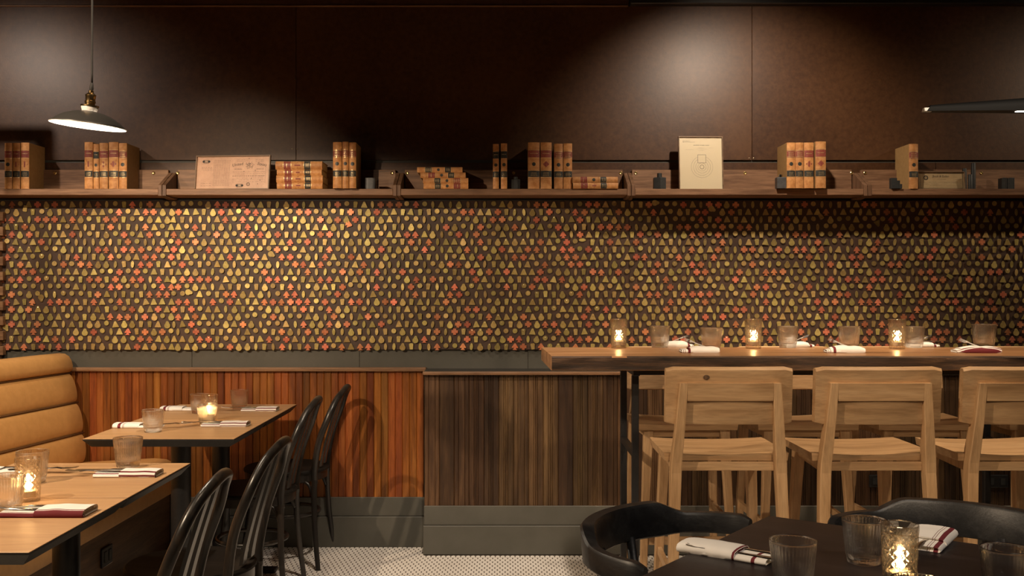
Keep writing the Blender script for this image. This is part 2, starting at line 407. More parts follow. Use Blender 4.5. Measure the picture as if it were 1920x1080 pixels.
# ------------------------------------------------------------------ tag wall: three backing boards full of hanging metal tags
YT = 5.272
tag_meshes = {}
def circ(cx, cz, r, n, a0=0, a1=2*pi):
    return [(cx+r*cos(a0+(a1-a0)*k/n), cz+r*sin(a0+(a1-a0)*k/n)) for k in range(n)]
u = YT/F                                           # one photo pixel at the tags
def tagpoly(kind):
    if kind == 'round_tag': return circ(0, -1.6*u, 4.6*u, 14)
    if kind == 'pear_tag':
        return [(5.6*u*cos(a), -5.6*u+5.4*u*sin(a)) for a in [radians(q) for q in (130, 160, 190, 215, 240, 270, 300, 325, 350, 380, 410)]] + \
               [(2.4*u*cos(a), 1.3*u+1.6*u*sin(a)) for a in [radians(q) for q in (20, 65, 115, 160)]]
    if kind == 'cross_tag':
        w_, l_ = 2.7*u, 6.0*u; cz = -3.6*u; lz = 5.9*u
        return [(-w_, cz+lz), (w_, cz+lz), (w_, cz+w_), (l_, cz+w_), (l_, cz-w_), (w_, cz-w_), (w_, cz-lz), (-w_, cz-lz), (-w_, cz-w_), (-l_, cz-w_), (-l_, cz+w_), (-w_, cz+w_)]
    if kind == 'triangle_tag': return [(-1.7*u, 2*u), (0, 2.8*u), (1.7*u, 2*u), (6*u, -8*u), (5.6*u, -8.8*u), (-5.6*u, -8.8*u), (-6*u, -8*u)]
    if kind == 'arrow_tag': return [(-1.6*u, 1.8*u), (0, 2.8*u), (1.6*u, 1.8*u), (6.2*u, -5.2*u), (5.2*u, -6.2*u), (2*u, -6*u), (2.6*u, -8.2*u), (4.4*u, -9.8*u), (-4.4*u, -9.8*u), (-2.6*u, -8.2*u), (-2*u, -6*u), (-5.2*u, -6.2*u), (-6.2*u, -5.2*u)]
    if kind == 'cup_tag': return [(-2.6*u, 2.4*u), (2.6*u, 2.4*u), (4*u, .8*u), (2.9*u, -9*u), (-2.9*u, -9*u), (-4*u, .8*u)]
    if kind == 'oval_tag': return [(3.0*u*sin(a), -3.6*u+6.6*u*cos(a)) for a in [2*pi*k/12 for k in range(12)]]
TAGMAT = {'cross_tag': 'copper', 'arrow_tag': 'copper'}
for k in ('round_tag', 'pear_tag', 'cross_tag', 'triangle_tag', 'arrow_tag', 'cup_tag', 'oval_tag'):
    bm = new(); prism(bm, tagpoly(k), .0012)
    # nail: shaft into the board and a domed head in front of the tag
    lathe(bm, [(.0010, 0), (.0010, .0095)], 5, 1, True, Matrix.Translation((0, 0.0105, 0)) @ Matrix.Rotation(pi/2, 4, 'X'))
    lathe(bm, [(.0023, 0), (.0016, .0010), (.0003, .0014)], 6, 1, True, Matrix.Translation((0, 0.001, .0004)) @ Matrix.Rotation(pi/2, 4, 'X'))
    tag_meshes[k] = mesh(k, bm, [M[TAGMAT.get(k, 'brass')], M['nail']])
KINDS = ['round_tag']*20+['oval_tag']*14+['cross_tag']*16+['triangle_tag']*15+['arrow_tag']*9+['cup_tag']*13+['pear_tag']*13
ztop, zbot = 1.7800, zpx(655.5, YT)
for pa, pb, ph0, ph1, e0, e1 in [(-60, 320, 7, 14.8, -51, 323), (320, 1179.5, 327, 321+14, 325, 1178), (1179.5, 2200, 1184.4, 1192.5, 1181, 1990)]:
    bm = new(); box(bm, xpx(pa, YT)+.0006, xpx(pb, YT)-.0006, YT, YW+.012, zbot, ztop, .0008)
    board = obj('tag_board', bm, M['panel_dark'], wall_back)
    for r in range(20):
        py = 380.5+14.0*r
        x = ph0 if r % 2 == 0 else ph1
        while x > e0: x -= 16.17
        x += 16.17
        while x < e1:
            k = random.choice(KINDS)
            jx, jz = random.uniform(-.7, .7), random.uniform(-.5, .5)
            p = P(x+jx, py+jz, YT)
            o = bpy.data.objects.new(k, tag_meshes[k]); COL.objects.link(o); o.parent = board
            o.location = (p.x, YT-.0085, p.z)
            tw = random.gauss(0, radians(3.5))
            if random.random() < .006: tw = random.uniform(1.5, 3.5)
            o.rotation_euler = (random.gauss(0, radians(2.0)), tw, random.gauss(0, radians(3.0)))
            x += 16.17

# stacked block column at the far left end of the tag wall
col_ = bpy.data.objects.new('trim_2', None); COL.objects.link(col_); col_['kind'] = 'structure'
for k in range(10):
    zt, zb = zpx(397+28*k, 5.24), zpx(414+28*k, 5.24)
    bm = new(); box(bm, -2.75, xpx(6.2, 5.24), 5.235, YT-.001, zb, zt, .002); obj('block', bm, M['cap'], col_)
    bm = new(); box(bm, -2.75, xpx(-1, 5.24), 5.24, YT-.001, zb-.029, zb-.001, .002); obj('block', bm, M['shelf'], col_)

# unseen steel frame, invented to cast the n-shaped shadow on the wall
bm = new(); box(bm, -2.612, -2.566, 4.79, 4.82, 0, 2.412, .002); struct('shadow_caster_post', bm, M['blackmetal'])
bm = new(); box(bm, X0, -2.613, 4.79, 4.82, 2.374, 2.412, .002); struct('shadow_caster_bar', bm, M['blackmetal'])

# ------------------------------------------------------------------ wainscot
def board_bm(w_, z0, z1, t, grooves=0):
    """vertical board, front face y=0 towards -y, chamfered long edges, optional beads"""
    c_ = .0036
    pts = [(-w_/2, 0+c_), (-w_/2+c_, 0)]
    if grooves:
        for g in (-.012, -.002, .008) if grooves == 3 else (-w_*.22, w_*.22):
            pts += [(g-.0022, 0), (g, .0030), (g+.0022, 0)]
    pts += [(w_/2-c_, 0), (w_/2, c_), (w_/2, t), (-w_/2, t)]
    bm = new()
    loft(bm, [[Vector((x, y, z0)) for x, y in pts], [Vector((x, y, z1)) for x, y in pts]])
    return bm
tr = bpy.data.objects.new('trim_3', None); COL.objects.link(tr); tr['kind'] = 'structure'
tr['label'] = 'red-brown narrow-board wainscot left of the bump-out'
YB = 5.268
bw = 13.35/F*YB
bmesh_left = [mesh('board', board_bm(bw-.0006, .255, .905, YW-YB+.002), M['redboard']) for _ in range(1)]
x = xpx(794.5, YB)-bw/2
while x > -2.75:
    o = obj('board', bmesh_left[0], None, tr); o.location = (x, YB+random.uniform(-.0012, .0012), 0); x -= bw
bm = new(); box(bm, -2.75, -.413, 5.246, YW+.001, .902, .922, .004, 2); obj('cap_rail', bm, M['cap'], tr)
bm = new(); box(bm, -2.75, -.413, 5.262, YW, .158, .255, .002); obj('upper_skirting', bm, M['greygreen'], tr)
bm = new(); box(bm, -2.75, -.413, 5.252, YW, 0, .157, .003); 
sk = obj('baseboard_left', bm, M['greygreen']); sk['kind'] = 'structure'

tr2 = bpy.data.objects.new('trim_4', None); COL.objects.link(tr2); tr2['kind'] = 'structure'
tr2['label'] = 'dark beaded wainscot on the projecting bump-out'
YP = 5.115
bm = new(); box(bm, -.412, X1, YP+.012, YW-.001, 0, .90); obj('bump_out_core', bm, M['greygreen'], tr2)
bw2 = 27.9/F*YP
bma = mesh('board', board_bm(bw2-.0006, .243, .898, .012, 3), M['darkboard'])
bmb = mesh('board', board_bm(bw2-.0006, .243, .898, .012, 2), M['darkboard'])
bmc = mesh('board', board_bm(bw2-.0006, .243, .898, .012, 0), M['darkboard'])
x = -.411+bw2/2; k = 0
while x < 2.9:
    o = obj('board', random.choice([bma, bma, bmb, bmc]), None, tr2); o.location = (x, YP+random.uniform(-.0015, .001), 0); x += bw2; k += 1
bm = new(); box(bm, -.418, 2.9, 5.088, YP+.03, .897, .914, .004, 2); obj('cap_rail', bm, M['cap'], tr2)
bm = new(); box(bm, -.414, 2.9, 5.10, YW-.001, .9005, .9145, .001); obj('ledge_top', bm, M['black_beam'], tr2)
bm = new(); box(bm, -.4125, 2.9, 5.106, YP+.014, .147, .243, .002); obj('upper_skirting', bm, M['greygreen'], tr2)
bm = new(); box(bm, -.416, 2.9, 5.097, YP+.014, 0, .146, .003)
sk = obj('baseboard_back', bm, M['greygreen']); sk['kind'] = 'structure'

def outlet(px0, px1, py0, py1, lab):
    t = thing('outlet_plate', lab, 'outlet', (xpx((px0+px1)/2, YP), YP-.002, zpx((py0+py1)/2, YP)))
    hw, hh = (px1-px0)/2/F*YP, (py1-py0)/2/F*YP
    bm = new(); box(bm, -hw, hw, -.008, .0035, -hh, hh, .003, 2); obj('plate', bm, M['blackmetal'], t)
    n_ = 2 if hw > .04 else 1
    for i in range(n_):
        cx = (i-.5*(n_-1))*hw
        bm = new(); box(bm, cx-.012, cx+.012, -.0105, -.0075, -hh*.55, hh*.55, .003, 2); obj('socket', bm, M['gun'], t)
outlet(1427, 1442, 892, 915, 'narrow black outlet plate on dark wainscot behind the leftmost front stool')
outlet(1629, 1650, 890, 913, 'black outlet plate on dark wainscot behind the middle front stool')
outlet(1848, 1889, 890, 914, 'wide black outlet plate on dark wainscot behind the right front stool')

# ------------------------------------------------------------------ wall shelves: five bracketed units
YS = 5.10; ZS = 1.824; ZB = 1.787
unit_edges = [xpx(304, YS)-1.168, xpx(304, YS), xpx(744, YS), xpx(1183.5, YS), xpx(1627, YS), xpx(1627, YS)+1.168]
screws = [[103], [333, 540, 735], [763, 963, 1164], [1192, 1397, 1597], [1622, 1840]]
screws[0] += [288]
where = ['at the far left above the banquette', 'left of centre, holding the salmon certificate', 'in the middle, left of the poster',
         'under the cream target poster', 'at the far right']
for i in range(5):
    a, b = unit_edges[i]+.0012, unit_edges[i+1]-.0012
    t = thing('wall_shelf', 'brown wooden bracketed shelf unit on the wall '+where[i], 'shelf', ((a+b)/2, YW, ZB), group='bracketed wall shelves')
    L = (b-a)/2; tb = .0185
    bm = new(); box(bm, -L+tb, L-tb, YS-YW, -.001, .006, ZS-ZB, .002); obj('shelf_board', bm, M['shelf'], t)
    bm = new(); box(bm, -L+tb+.004, L-tb-.004, -.022, .0, ZS-ZB+.0005, 1.938-ZB, .002); obj('back_board', bm, M['shelf'], t)
    for sx in (-1, 1):
        xx = -L if sx < 0 else L-tb
        prof = [(YS-YW-.002, 0.002), (YS-YW-.002, .056), (-.030, .134), (-.001, .134), (-.001, -.004), (-.03, -.006)]
        bm = new()
        loft(bm, [[Vector((xx, y, z)) for y, z in prof], [Vector((xx+tb, y, z)) for y, z in prof]])
        bmesh.ops.bevel(bm, geom=bm.edges[:], offset=.0012, segments=1, affect='EDGES')
        obj('bracket', bm, M['shelf_end'], t)
    for px in screws[i]:
        p = P(px, 324.5, YW-.022)
        bm = new(); lathe(bm, [(.0085, 0), (.0085, .002), (.0055, .0038), (.0025, .0030), (.0003, .0028)], 12, M=Matrix.Rotation(pi/2, 4, 'X'))
        obj('screw', bm, M['screw'], t, (p.x-(a+b)/2, -.022, p.z-ZB), smooth=30)
#CONTINUE

# ------------------------------------------------------------------ lettering
def text_bm(body, size, M4, mi=0, align='CENTER', shear=0.0, res=2):
    cu = bpy.data.curves.new('t', 'FONT'); cu.body = body; cu.size = size; cu.align_x = align; cu.align_y = 'CENTER'
    cu.resolution_u = res; cu.shear = shear
    o = bpy.data.objects.new('t', cu); COL.objects.link(o)
    bpy.context.view_layer.update()
    me = bpy.data.meshes.new_from_object(o.evaluated_get(bpy.context.evaluated_depsgraph_get()))
    bpy.data.objects.remove(o); bpy.data.curves.remove(cu)
    b = bmesh.new(); b.from_mesh(me); bpy.data.meshes.remove(me)
    b.transform(M4)
    return b
FACE = Matrix.Rotation(pi/2, 4, 'X')             # xy text plane -> faces -y

# ------------------------------------------------------------------ books
def arc_y(x, w_, b_): return -b_*(1-min(1, (2*x/w_)**2))
def spine_patch(bm, w_, b_, x0, x1, z0, z1, off, n=6, mi=0):
    V = []
    for k in range(n+1):
        x = x0+(x1-x0)*k/n; y = arc_y(x, w_, b_)-off
        V.append((bm.verts.new((x, y, z0)), bm.verts.new((x, y, z1))))
    for a, b in zip(V[:-1], V[1:]):
        f = bm.faces.new((a[0], b[0], b[1], a[1])); f.material_index = mi
def make_book(w_, h, dp, style, label, group, loc, rot=(0, 0, 0), number=None):
    """spine faces -y, bottom at z=0.  style: r/d = red label, roundel or diamond; worn flag in upper case"""
    t = thing('law_book', label, 'book', loc, rot, group)
    b_ = min(.006, w_*.16)
    bm = new(); n = 8
    arc = [(-w_/2+w_*k/n, arc_y(-w_/2+w_*k/n, w_, b_)) for k in range(n+1)]
    ring = lambda z: [Vector((x, y, z)) for x, y in arc]+[Vector((w_/2, .005, z)), Vector((-w_/2, .005, z))]
    loft(bm, [ring(0), ring(h)])
    for sx in (-1, 1):
        x0, x1 = sorted((sx*w_/2, sx*(w_/2-.0028)))
        box(bm, x0, x1, .0045, dp, 0, h, .0007, mi=1)
    obj('cover', bm, [M['calf'], M['calf_board']], t, smooth=40)
    bm = new(); box(bm, -w_/2+.0029, w_/2-.0029, .005, dp-.004, .003, h-.0045); obj('pages', bm, M['paper'], t)
    bm = new(); spine_patch(bm, w_, b_, -w_/2+.0004, w_/2-.0004, h*.675, h*.825, .00035)
    obj('title_label', bm, M['redlabel'] if style in 'rdRD' else M['blacklabel'], t)
    bm = new(); spine_patch(bm, w_, b_, -w_/2+.0004, w_/2-.0004, h*.255, h*.385, .00035)
    obj('volume_label', bm, M['blacklabel'], t)
    # ornament
    bm = new(); cz = h*.53; r = min(w_*.28, .0095)
    if style in 'dD': r = min(w_*.40, .016)
    npt = 4 if style in 'dD' else 12
    c_ = bm.verts.new((0, arc_y(0, w_, b_)-.0006, cz)); vs = []
    for k in range(npt):
        x, z = r*sin(2*pi*k/npt), r*cos(2*pi*k/npt)
        vs.append(bm.verts.new((x, arc_y(x, w_, b_)-.0006, cz+z)))
    for k in range(npt): bm.faces.new((c_, vs[k], vs[(k+1) % npt]))
    obj('ornament', bm, M['redlabel'] if style in 'dD' else M['blacklabel'], t)
    # gilt rules and broken lines of lettering
    bm = new(); rr = random.Random(int(w_*1e5)+int(h*1e5)+len(label)*7)
    worn = style.isupper()
    for z in (.665, .835, .245, .395) + (() if worn else (.815, .69)):
        spine_patch(bm, w_, b_, -w_/2+.0006, w_/2-.0006, h*z-.0007, h*z+.0007, .0007)
    for zc in ((.78, .745, .71) if not worn else (.76,)):
        x = -w_*.32
        while x < w_*.30:
            L = rr.uniform(.002, .005); spine_patch(bm, w_, b_, x, min(x+L, w_*.34), h*zc-.0013, h*zc+.0011, .0008, 2); x += L+.0012
    for zc in (.345, .315, .285):
        x = -w_*.28+rr.uniform(0, .003)
        while x < w_*.25:
            L = rr.uniform(.0015, .004); spine_patch(bm, w_, b_, x, min(x+L, w_*.3), h*zc-.0010, h*zc+.0009, .0008, 2); x += L+.0015
    if number:
        join(bm, text_bm(number, .017, Matrix.Translation((0, -b_-.0012, cz)) @ FACE))
    obj('gilt_tooling', bm, M['gold'], t)['kind'] = 'stuff'
    for z in (0.006, h-.006) if not worn else ():
        pass
    return t
PXM = YS/F
def upright(px0, px1, ytop, ybot, style, label, group, d=YS, dp=.175, number=None, lean=0.):
    s = d/F; w_ = (px1-px0)*s-.0006
    return make_book(w_, (ybot-ytop)*s, dp, style, label, group, (xpx((px0+px1)/2, d), d+.004, ZS+.0003), (0, lean, radians(random.uniform(-.3, .3))), number)
G = 'law books at the far left of the shelf'
upright(8, 22, 268, 354, 'R', 'dark shadowed leather law book, leftmost on the whole shelf', G)
upright(23, 37, 268, 354, 'D', 'leather law book, middle of the three at the far left of the shelf', G)
upright(38.5, 54, 267.5, 354, 'D', 'worn leather law book, right one of the three at the far left', G)
G = 'law books under the pendant lamp'
upright(158, 173.5, 266, 353.5, 'D', 'scuffed law book, leftmost of the five upright under the pendant lamp', G)
upright(174.5, 185, 269.5, 353.5, 'K', 'narrow law book with black title label, second of five under the pendant', G)
upright(186, 202, 267.5, 353.5, 'D', 'law book numbered 36 on its spine, under the pendant lamp', G, number='36')
upright(203.5, 221.5, 266, 353.5, 'D', 'thick law book with faded maroon diamond, fourth of five under pendant', G)
upright(222.5, 237.5, 268, 353.5, 'r', 'clean law book with red label, rightmost of five under the pendant', G)
G = 'three upright law books overhanging the shelf'
upright(624, 640.5, 268, 354.5, 'r', 'tan law book overhanging the shelf, left of three, beside the flat stack', G, 5.072, .175)
upright(641.5, 653.5, 267, 354.5, 'r', 'tan law book overhanging the shelf edge, narrow middle one of three', G, 5.078, .175)
upright(654.5, 667.5, 268.5, 354.5, 'r', 'tan law book overhanging the shelf edge, right one of three beside the grey tin', G, 5.072, .175)
G = 'pair of thin law books'
upright(924, 935.5, 270, 354, 'K', 'thin upright law book standing alone, left one of the slim pair', G)
upright(939, 951, 269, 354, 'K', 'thin upright law book standing alone, right one of the slim pair', G)
G = 'four law books in the middle unit'
upright(990, 1012, 267, 354, 'R', 'thick law book with dark red label, leftmost of four right of the slim pair', G)
upright(1013.5, 1034.5, 267, 354, 'D', 'thick law book with maroon diamond, second of four right of the slim pair', G)
upright(1039, 1055.5, 269.5, 354, 'r', 'law book with bright red title bands, third of four beside the flat pair', G)
upright(1056.5, 1073, 269, 354, 'r', 'law book with bright red title bands, fourth of four, touching the flat pair', G)
G = 'four law books right of the poster'
upright(1475.5, 1491.5, 269.5, 355, 'r', 'light tan law book with orange-red label behind the small grey bottle', G, 5.068)
upright(1492, 1507, 269.5, 355, 'r', 'light tan law book with crimson label, second of four right of the poster', G, 5.068)
upright(1508, 1526, 269.5, 355, 'D', 'worn law book with maroon diamond, third of four right of the poster', G, 5.068)
upright(1529.5, 1549, 267.5, 355, 'D', 'scuffed law book standing apart, last of four right of the poster', G, 5.068)
upright(1705, 1722, 270, 354, 'r', 'single law book with red and black labels beside the tan certificate', None, 5.095, .185)

def flat_book(px0, px1, y0, y1, z, style, label, group, flip=False, d=YS):
    s = d/F; th = (y1-y0)*s-.0006; L = (px1-px0)*s
    # book lying on its side: local z -> world x
    rot = (0, -pi/2, 0) if not flip else (0, pi/2, 0)
    x = xpx(px1, d) if not flip else xpx(px0, d)
    make_book(th, L, .165, style, label, group, (x, d+.004, z+th/2), rot)
    return z+th+.0004
G = 'flat stack of four law books beside the salmon certificate'; z = ZS+.0003
z = flat_book(519, 604.5, 341.5, 353.5, z, 'D', 'law book lying flat, bottom one beside the salmon certificate', G)
z = flat_book(518, 605, 327, 340.5, z, 'D', 'law book lying flat, second from bottom beside the salmon certificate', G)
z = flat_book(519, 603, 315, 326, z, 'D', 'thin law book lying flat, third from bottom beside the salmon certificate', G)
z = flat_book(516.5, 604, 298.5, 314, z, 'D', 'thick law book lying flat on top of the stack beside the salmon certificate', G)
G = 'offset flat stack of four law books'; z = ZS+.0003
z = flat_book(794, 878, 343.5, 354, z, 'R', 'law book lying flat, bottom of the crooked stack left of the slim pair', G, True)
z = flat_book(793, 878, 333, 343, z, 'r', 'law book lying flat, second from bottom of the crooked stack', G, True)
z = flat_book(788, 873, 322, 332.5, z, 'R', 'law book lying flat, third from bottom of the crooked stack', G)
z = flat_book(782, 867, 311.5, 321.5, z, 'k', 'law book lying flat on top of the crooked stack', G)
G = 'flat pair of law books'; z = ZS+.0003
z = flat_book(1074.5, 1159, 343, 354, z, 'D', 'law book lying flat, lower one of the pair left of the double bracket', G, d=5.09)
z = flat_book(1073.5, 1158.5, 331, 342.5, z, 'R', 'law book lying flat, upper one of the pair left of the double bracket', G, d=5.09)

# ------------------------------------------------------------------ framed prints on the shelf
def framed(name, label, px0, px1, py0, py1, d, lean, paper, fw, yaw=0., glaz=True):
    s = d/F; W, Hh = (px1-px0)*s, (py1-py0)*s
    t = thing(name, label, 'picture', (xpx((px0+px1)/2, d), d, ZS+.0004), (radians(-lean), 0, yaw))
    bm = new()
    for x0, x1, z0, z1 in [(-W/2, W/2, 0, fw), (-W/2, W/2, Hh-fw, Hh), (-W/2, -W/2+fw, fw, Hh-fw), (W/2-fw, W/2, fw, Hh-fw)]:
        box(bm, x0, x1, 0, .016, z0, z1, .0008)
    obj('frame', bm, M['frame'], t)
    bm = new(); box(bm, -W/2+fw*.6, W/2-fw*.6, .007, .012, fw*.6, Hh-fw*.6); obj('sheet', bm, paper, t)
    if glaz:
        bm = new(); box(bm, -W/2+fw*.6, W/2-fw*.6, .0035, .0050, fw*.6, Hh-fw*.6); obj('glazing', bm, M['glazing'], t)
    return t, W, Hh
def printer(t, W, Hh, yy=.0066):
    bm = new()
    def bar(x0, z0, x1, z1, th):
        # straight ruled line between two points of the sheet (fractions of its size)
        a, b = Vector((x0*W-W/2, 0, z0*Hh)), Vector((x1*W-W/2, 0, z1*Hh)); dv = (b-a).normalized(); nv = Vector((-dv.z, 0, dv.x))*th/2
        vs = [bm.verts.new((p.x, yy, p.z)) for p in (a-nv, b-nv, b+nv, a+nv)]
        bm.faces.new(vs)
    def txt(s, x, z, size, rot=0., shear=0., sx=1.):
        join(bm, text_bm(s, size, Matrix.Translation((x*W-W/2, yy, z*Hh)) @ FACE @ Matrix.Rotation(rot, 4, 'Z') @ Matrix.Diagonal((sx, 1, 1, 1)), shear=shear))
    def ring(x, z, r, th, n=48, a0=0, a1=2*pi):
        c0 = Vector((x*W-W/2, yy, z*Hh)); V = []
        for k in range(n+1):
            a = a0+(a1-a0)*k/n
            V.append([bm.verts.new(c0+Vector((q*cos(a), 0, q*sin(a)))) for q in (r-th/2, r+th/2)])
        for p, q in zip(V[:-1], V[1:]): bm.faces.new((p[0], q[0], q[1], p[1]))
    def scrawl(x0, x1, z, hgt, seed, dens=.5):
        # unreadable fine print: short strokes of uneven length
        r_ = random.Random(seed); x = x0
        while x < x1:
            L = r_.uniform(.006, .03)
            bar(x, z, min(x+L, x1), z+r_.uniform(-.002, .002), hgt*r_.uniform(.6, 1)); x += L+r_.uniform(.004, .012)
    return bm, bar, txt, ring, scrawl

# salmon certificate
t, W, Hh = framed('framed_certificate', 'salmon framed United States certificate standing beside a flat stack of books', 361.5, 505.5, 287, 353.5, 5.14, 9, M['pinkpaper'], .006, radians(-5.))
bm, bar, txt, ring, scrawl = printer(t, W, Hh)
txt('United', .56, .735, .021, radians(9), .25); txt('States', .885, .735, .021, radians(-11), .25)
txt('INTERNAL', .575, .60, .0075, 0, 0, 1.15); txt('REVENUE', .865, .60, .0075, 0, 0, 1.15)
for k, z in enumerate((.83, .87)): scrawl(.55, .66, z, .0012, k); scrawl(.80, .91, z, .0012, k+5)
for k, z in enumerate((.52, .46, .34, .29, .23)): scrawl(.50, .93, z, .0011, 20+k)
scrawl(.50, .93, .40, .0028, 44)
for k, z in enumerate((.66, .58, .62, .19, .12)): scrawl(.08, .22, z, .0012 if k else .002, 50+k)
for k in range(13):
    x = .245+.0175*k
    for q in range(16): bar(x, .115+.048*q, x, .148+.048*q, .0011)
for q in range(14): bar(.94, .2+.035*q, .94, .22+.035*q, .0012)
for cx, cz in ((.138, .83), (.60, .125)):
    for k in range(8):
        a = 2*pi*k/8
        bar(cx-.037+.0*k, cz-.05+.0135*k, cx+.037, cz-.05+.0135*k, .0011)
    ring(cx-.037, cz, .003, .006, 12); ring(cx+.037, cz, .003, .006, 12)
ring(.715, .16, .0085, .002, 20); ring(.715, .16, .005, .0015, 16)
r_ = random.Random(3)
for k in range(70):       # engraved vignette
    a, q = r_.uniform(0, 2*pi), sqrt(r_.random())
    x, z = .72+.055*q*cos(a), .71+.10*q*sin(a)
    bar(x, z, x+r_.uniform(-.016, .016), z+r_.uniform(-.03, .03), .0013)
for x, z in ((.71, .91), (.65, .53), (.80, .56), (.75, .32), (.87, .27), (.84, .17)): bar(x, z-.012, x+.004, z+.012, .003)
obj('engraving', bm, M['ink'], t)['kind'] = 'stuff'
bm, bar, txt, ring, scrawl = printer(t, W, Hh, .0063)
txt('25', .138, .83, .011); txt('25', .60, .125, .011); obj('denomination', bm, M['cream'], t)['kind'] = 'stuff'

# cream target poster
t, W, Hh = framed('framed_poster', 'tall cream framed poster with a bullseye target and a square', 1273.5, 1357.5, 252, 354.5, 5.16, 5, M['cream'], .0055, radians(1.5))
bm, bar, txt, ring, scrawl = printer(t, W, Hh)
scrawl(.10, .265, .915, .0016, 61); scrawl(.10, .375, .894, .0016, 62)
scrawl(.345, .48, .836, .0028, 63); scrawl(.50, .60, .836, .0028, 64); scrawl(.62, .69, .836, .0028, 65)
for k, (a, b, z) in enumerate([(.45, .58, .785), (.39, .64, .767), (.45, .57, .738), (.16, .34, .752), (.68, .80, .786)]): scrawl(a, b, z, .0007, 70+k)
cx, cz = .525, .43
for k, r in enumerate((.0102, .0205, .0315, .043, .0545)):
    g = asin_ = 0
    if k == 0: ring(cx, cz, r, .0016, 40)
    elif k < 2: ring(cx, cz, r, .0006, 60)
    else:
        half = .0215
        a = math.acos(min(1, half/r)) if r*sin(math.acos(min(1, half/r))) > .021 else None
        ring(cx, cz, r, .0006, 72, pi-a if a else 0, 2*pi+a if a else 2*pi)
for x0, z0, x1, z1 in [(-1, 0, 1, 0), (-1, 1, 1, 1), (-1, 0, -1, 1), (1, 0, 1, 1)]:
    bar(cx+x0*.0205/W, cz+(.0212+z0*.0415)/Hh, cx+x1*.0205/W, cz+(.0212+z1*.0415)/Hh, .0014)
obj('target_print', bm, M['ink'], t)['kind'] = 'stuff'

# tan certificate
t, W, Hh = framed('framed_certificate', 'small tan framed certificate with black-letter heading beside the single book', 1722.5, 1812, 319, 353.5, 5.13, 8, M['tanpaper'], .004, radians(1.))
bm, bar, txt, ring, scrawl = printer(t, W, Hh)
for a in ((.05, .90, .95, .90), (.05, .08, .95, .08), (.05, .08, .05, .90), (.95, .08, .95, .90)): bar(*a, .0016)
txt('Jback & Eaden', .49, .74, .0165, 0, .12, .9)
ring(.175, .66, .0095, .0050, 20); ring(.175, .66, .0035, .0015, 12)
for k, (a, b, z) in enumerate([(.42, .60, .57), (.12, .52, .41), (.14, .44, .31), (.25, .5, .22), (.6, .9, .2), (.55, .85, .40), (.80, .92, .57), (.77, .84, .70)]): scrawl(a, b, z, .0011, 90+k)
obj('engraving', bm, M['ink'], t)['kind'] = 'stuff'

# ------------------------------------------------------------------ small dark objects on the shelf
def at_shelf(px, d=5.14): return (xpx(px, d), d, ZS+.0003)
s = 5.14/F
# grey tin
t = thing('metal_tin', 'small dark grey metal tin right of the three overhanging books', 'tin', at_shelf(695))
bm = new()
w2, hh, dd = 10*s, 21*s, .035
loft(bm, [[Vector((w2*(.96)*min(1, max(-1, 1.25*cos(a))), dd/2*min(1, max(-1, 1.25*sin(a))), z)) for a in [2*pi*k/24 for k in range(24)]] for z in (0, .002, hh-.002, hh)])
obj('body', bm, M['greymetal'], t, smooth=40)
bm = new(); box(bm, -w2*.9, w2*.7, -dd/2-.001, dd/2, hh*.985, hh*1.03, .001); obj('lid', bm, M['greymetal'], t)
# faceted bottles
def flask(px, py0, pyn, py1, hw, nw, label, m_, d=5.14, n=8):
    s = d/F
    t = thing('metal_flask', label, 'flask', at_shelf(px, d), (0, 0, pi/n))
    hb, hn = (py1-pyn)*s, (py1-py0)*s
    r = hw*s/cos(pi/n)
    bm = new(); lathe(bm, [(r*.97, 0), (r, .002), (r, hb-.003), (r*.94, hb)], n, cap=True); obj('body', bm, m_, t)
    bm = new(); lathe(bm, [(nw*s*.85, hb), (nw*s*.85, hb+.003), (nw*s, hb+.003), (nw*s, hn-.001), (nw*s*.9, hn)], 16, cap=True); obj('stopper', bm, M['gun'] if m_ is M['gun'] else M['steel'], t, smooth=40)
    return t
flask(1236.5, 325, 333.5, 355.5, 11.2, 4.4, 'black faceted flask with a round stopper left of the target poster', M['gun'], n=6)
flask(1463.5, 329, 334.5, 355.5, 8.3, 4, 'small grey square flask in front of the light tan books', M['greymetal'], d=5.10, n=4)
flask(967, 330, 335, 353.5, 8.2, 4, 'dim dark flask between the slim pair and the four thick books', M['gun'], n=8)
t = thing('stepped_block', 'black stepped metal block left of the single book', 'block', at_shelf(1679, 5.10))
s = 5.10/F
for i, (x0, x1, h) in enumerate([(-9, 1.5, 20), (1.5, 7, 15), (7, 11, 8.5)]):
    bm = new(); box(bm, x0*s, x1*s, -.012, .02, 0, h*s, .001); obj('step', bm, M['gun'], t)
for px, py0, r, d, lab in [(1808.5, 313, 4, 5.17, 'short black cylinder close behind the tan certificate'), (1825, 303, 4.3, 5.17, 'tallest black cylinder right of the tan certificate'), (1819, 326, 4.0, 5.12, 'lowest black cylinder in front, right of the tan certificate')]:
    s = d/F; h = (353.5-py0)*s
    t = thing('metal_cylinder', lab, 'cylinder', at_shelf(px, d), group='black cylinders by the tan certificate')
    bm = new(); lathe(bm, [(r*s, 0), (r*s, h*.82), (r*s*.96, h*.83), (r*s*.96, h*.97), (r*s*.85, h)], 20, cap=True); obj('body', bm, M['gun'], t, smooth=40)
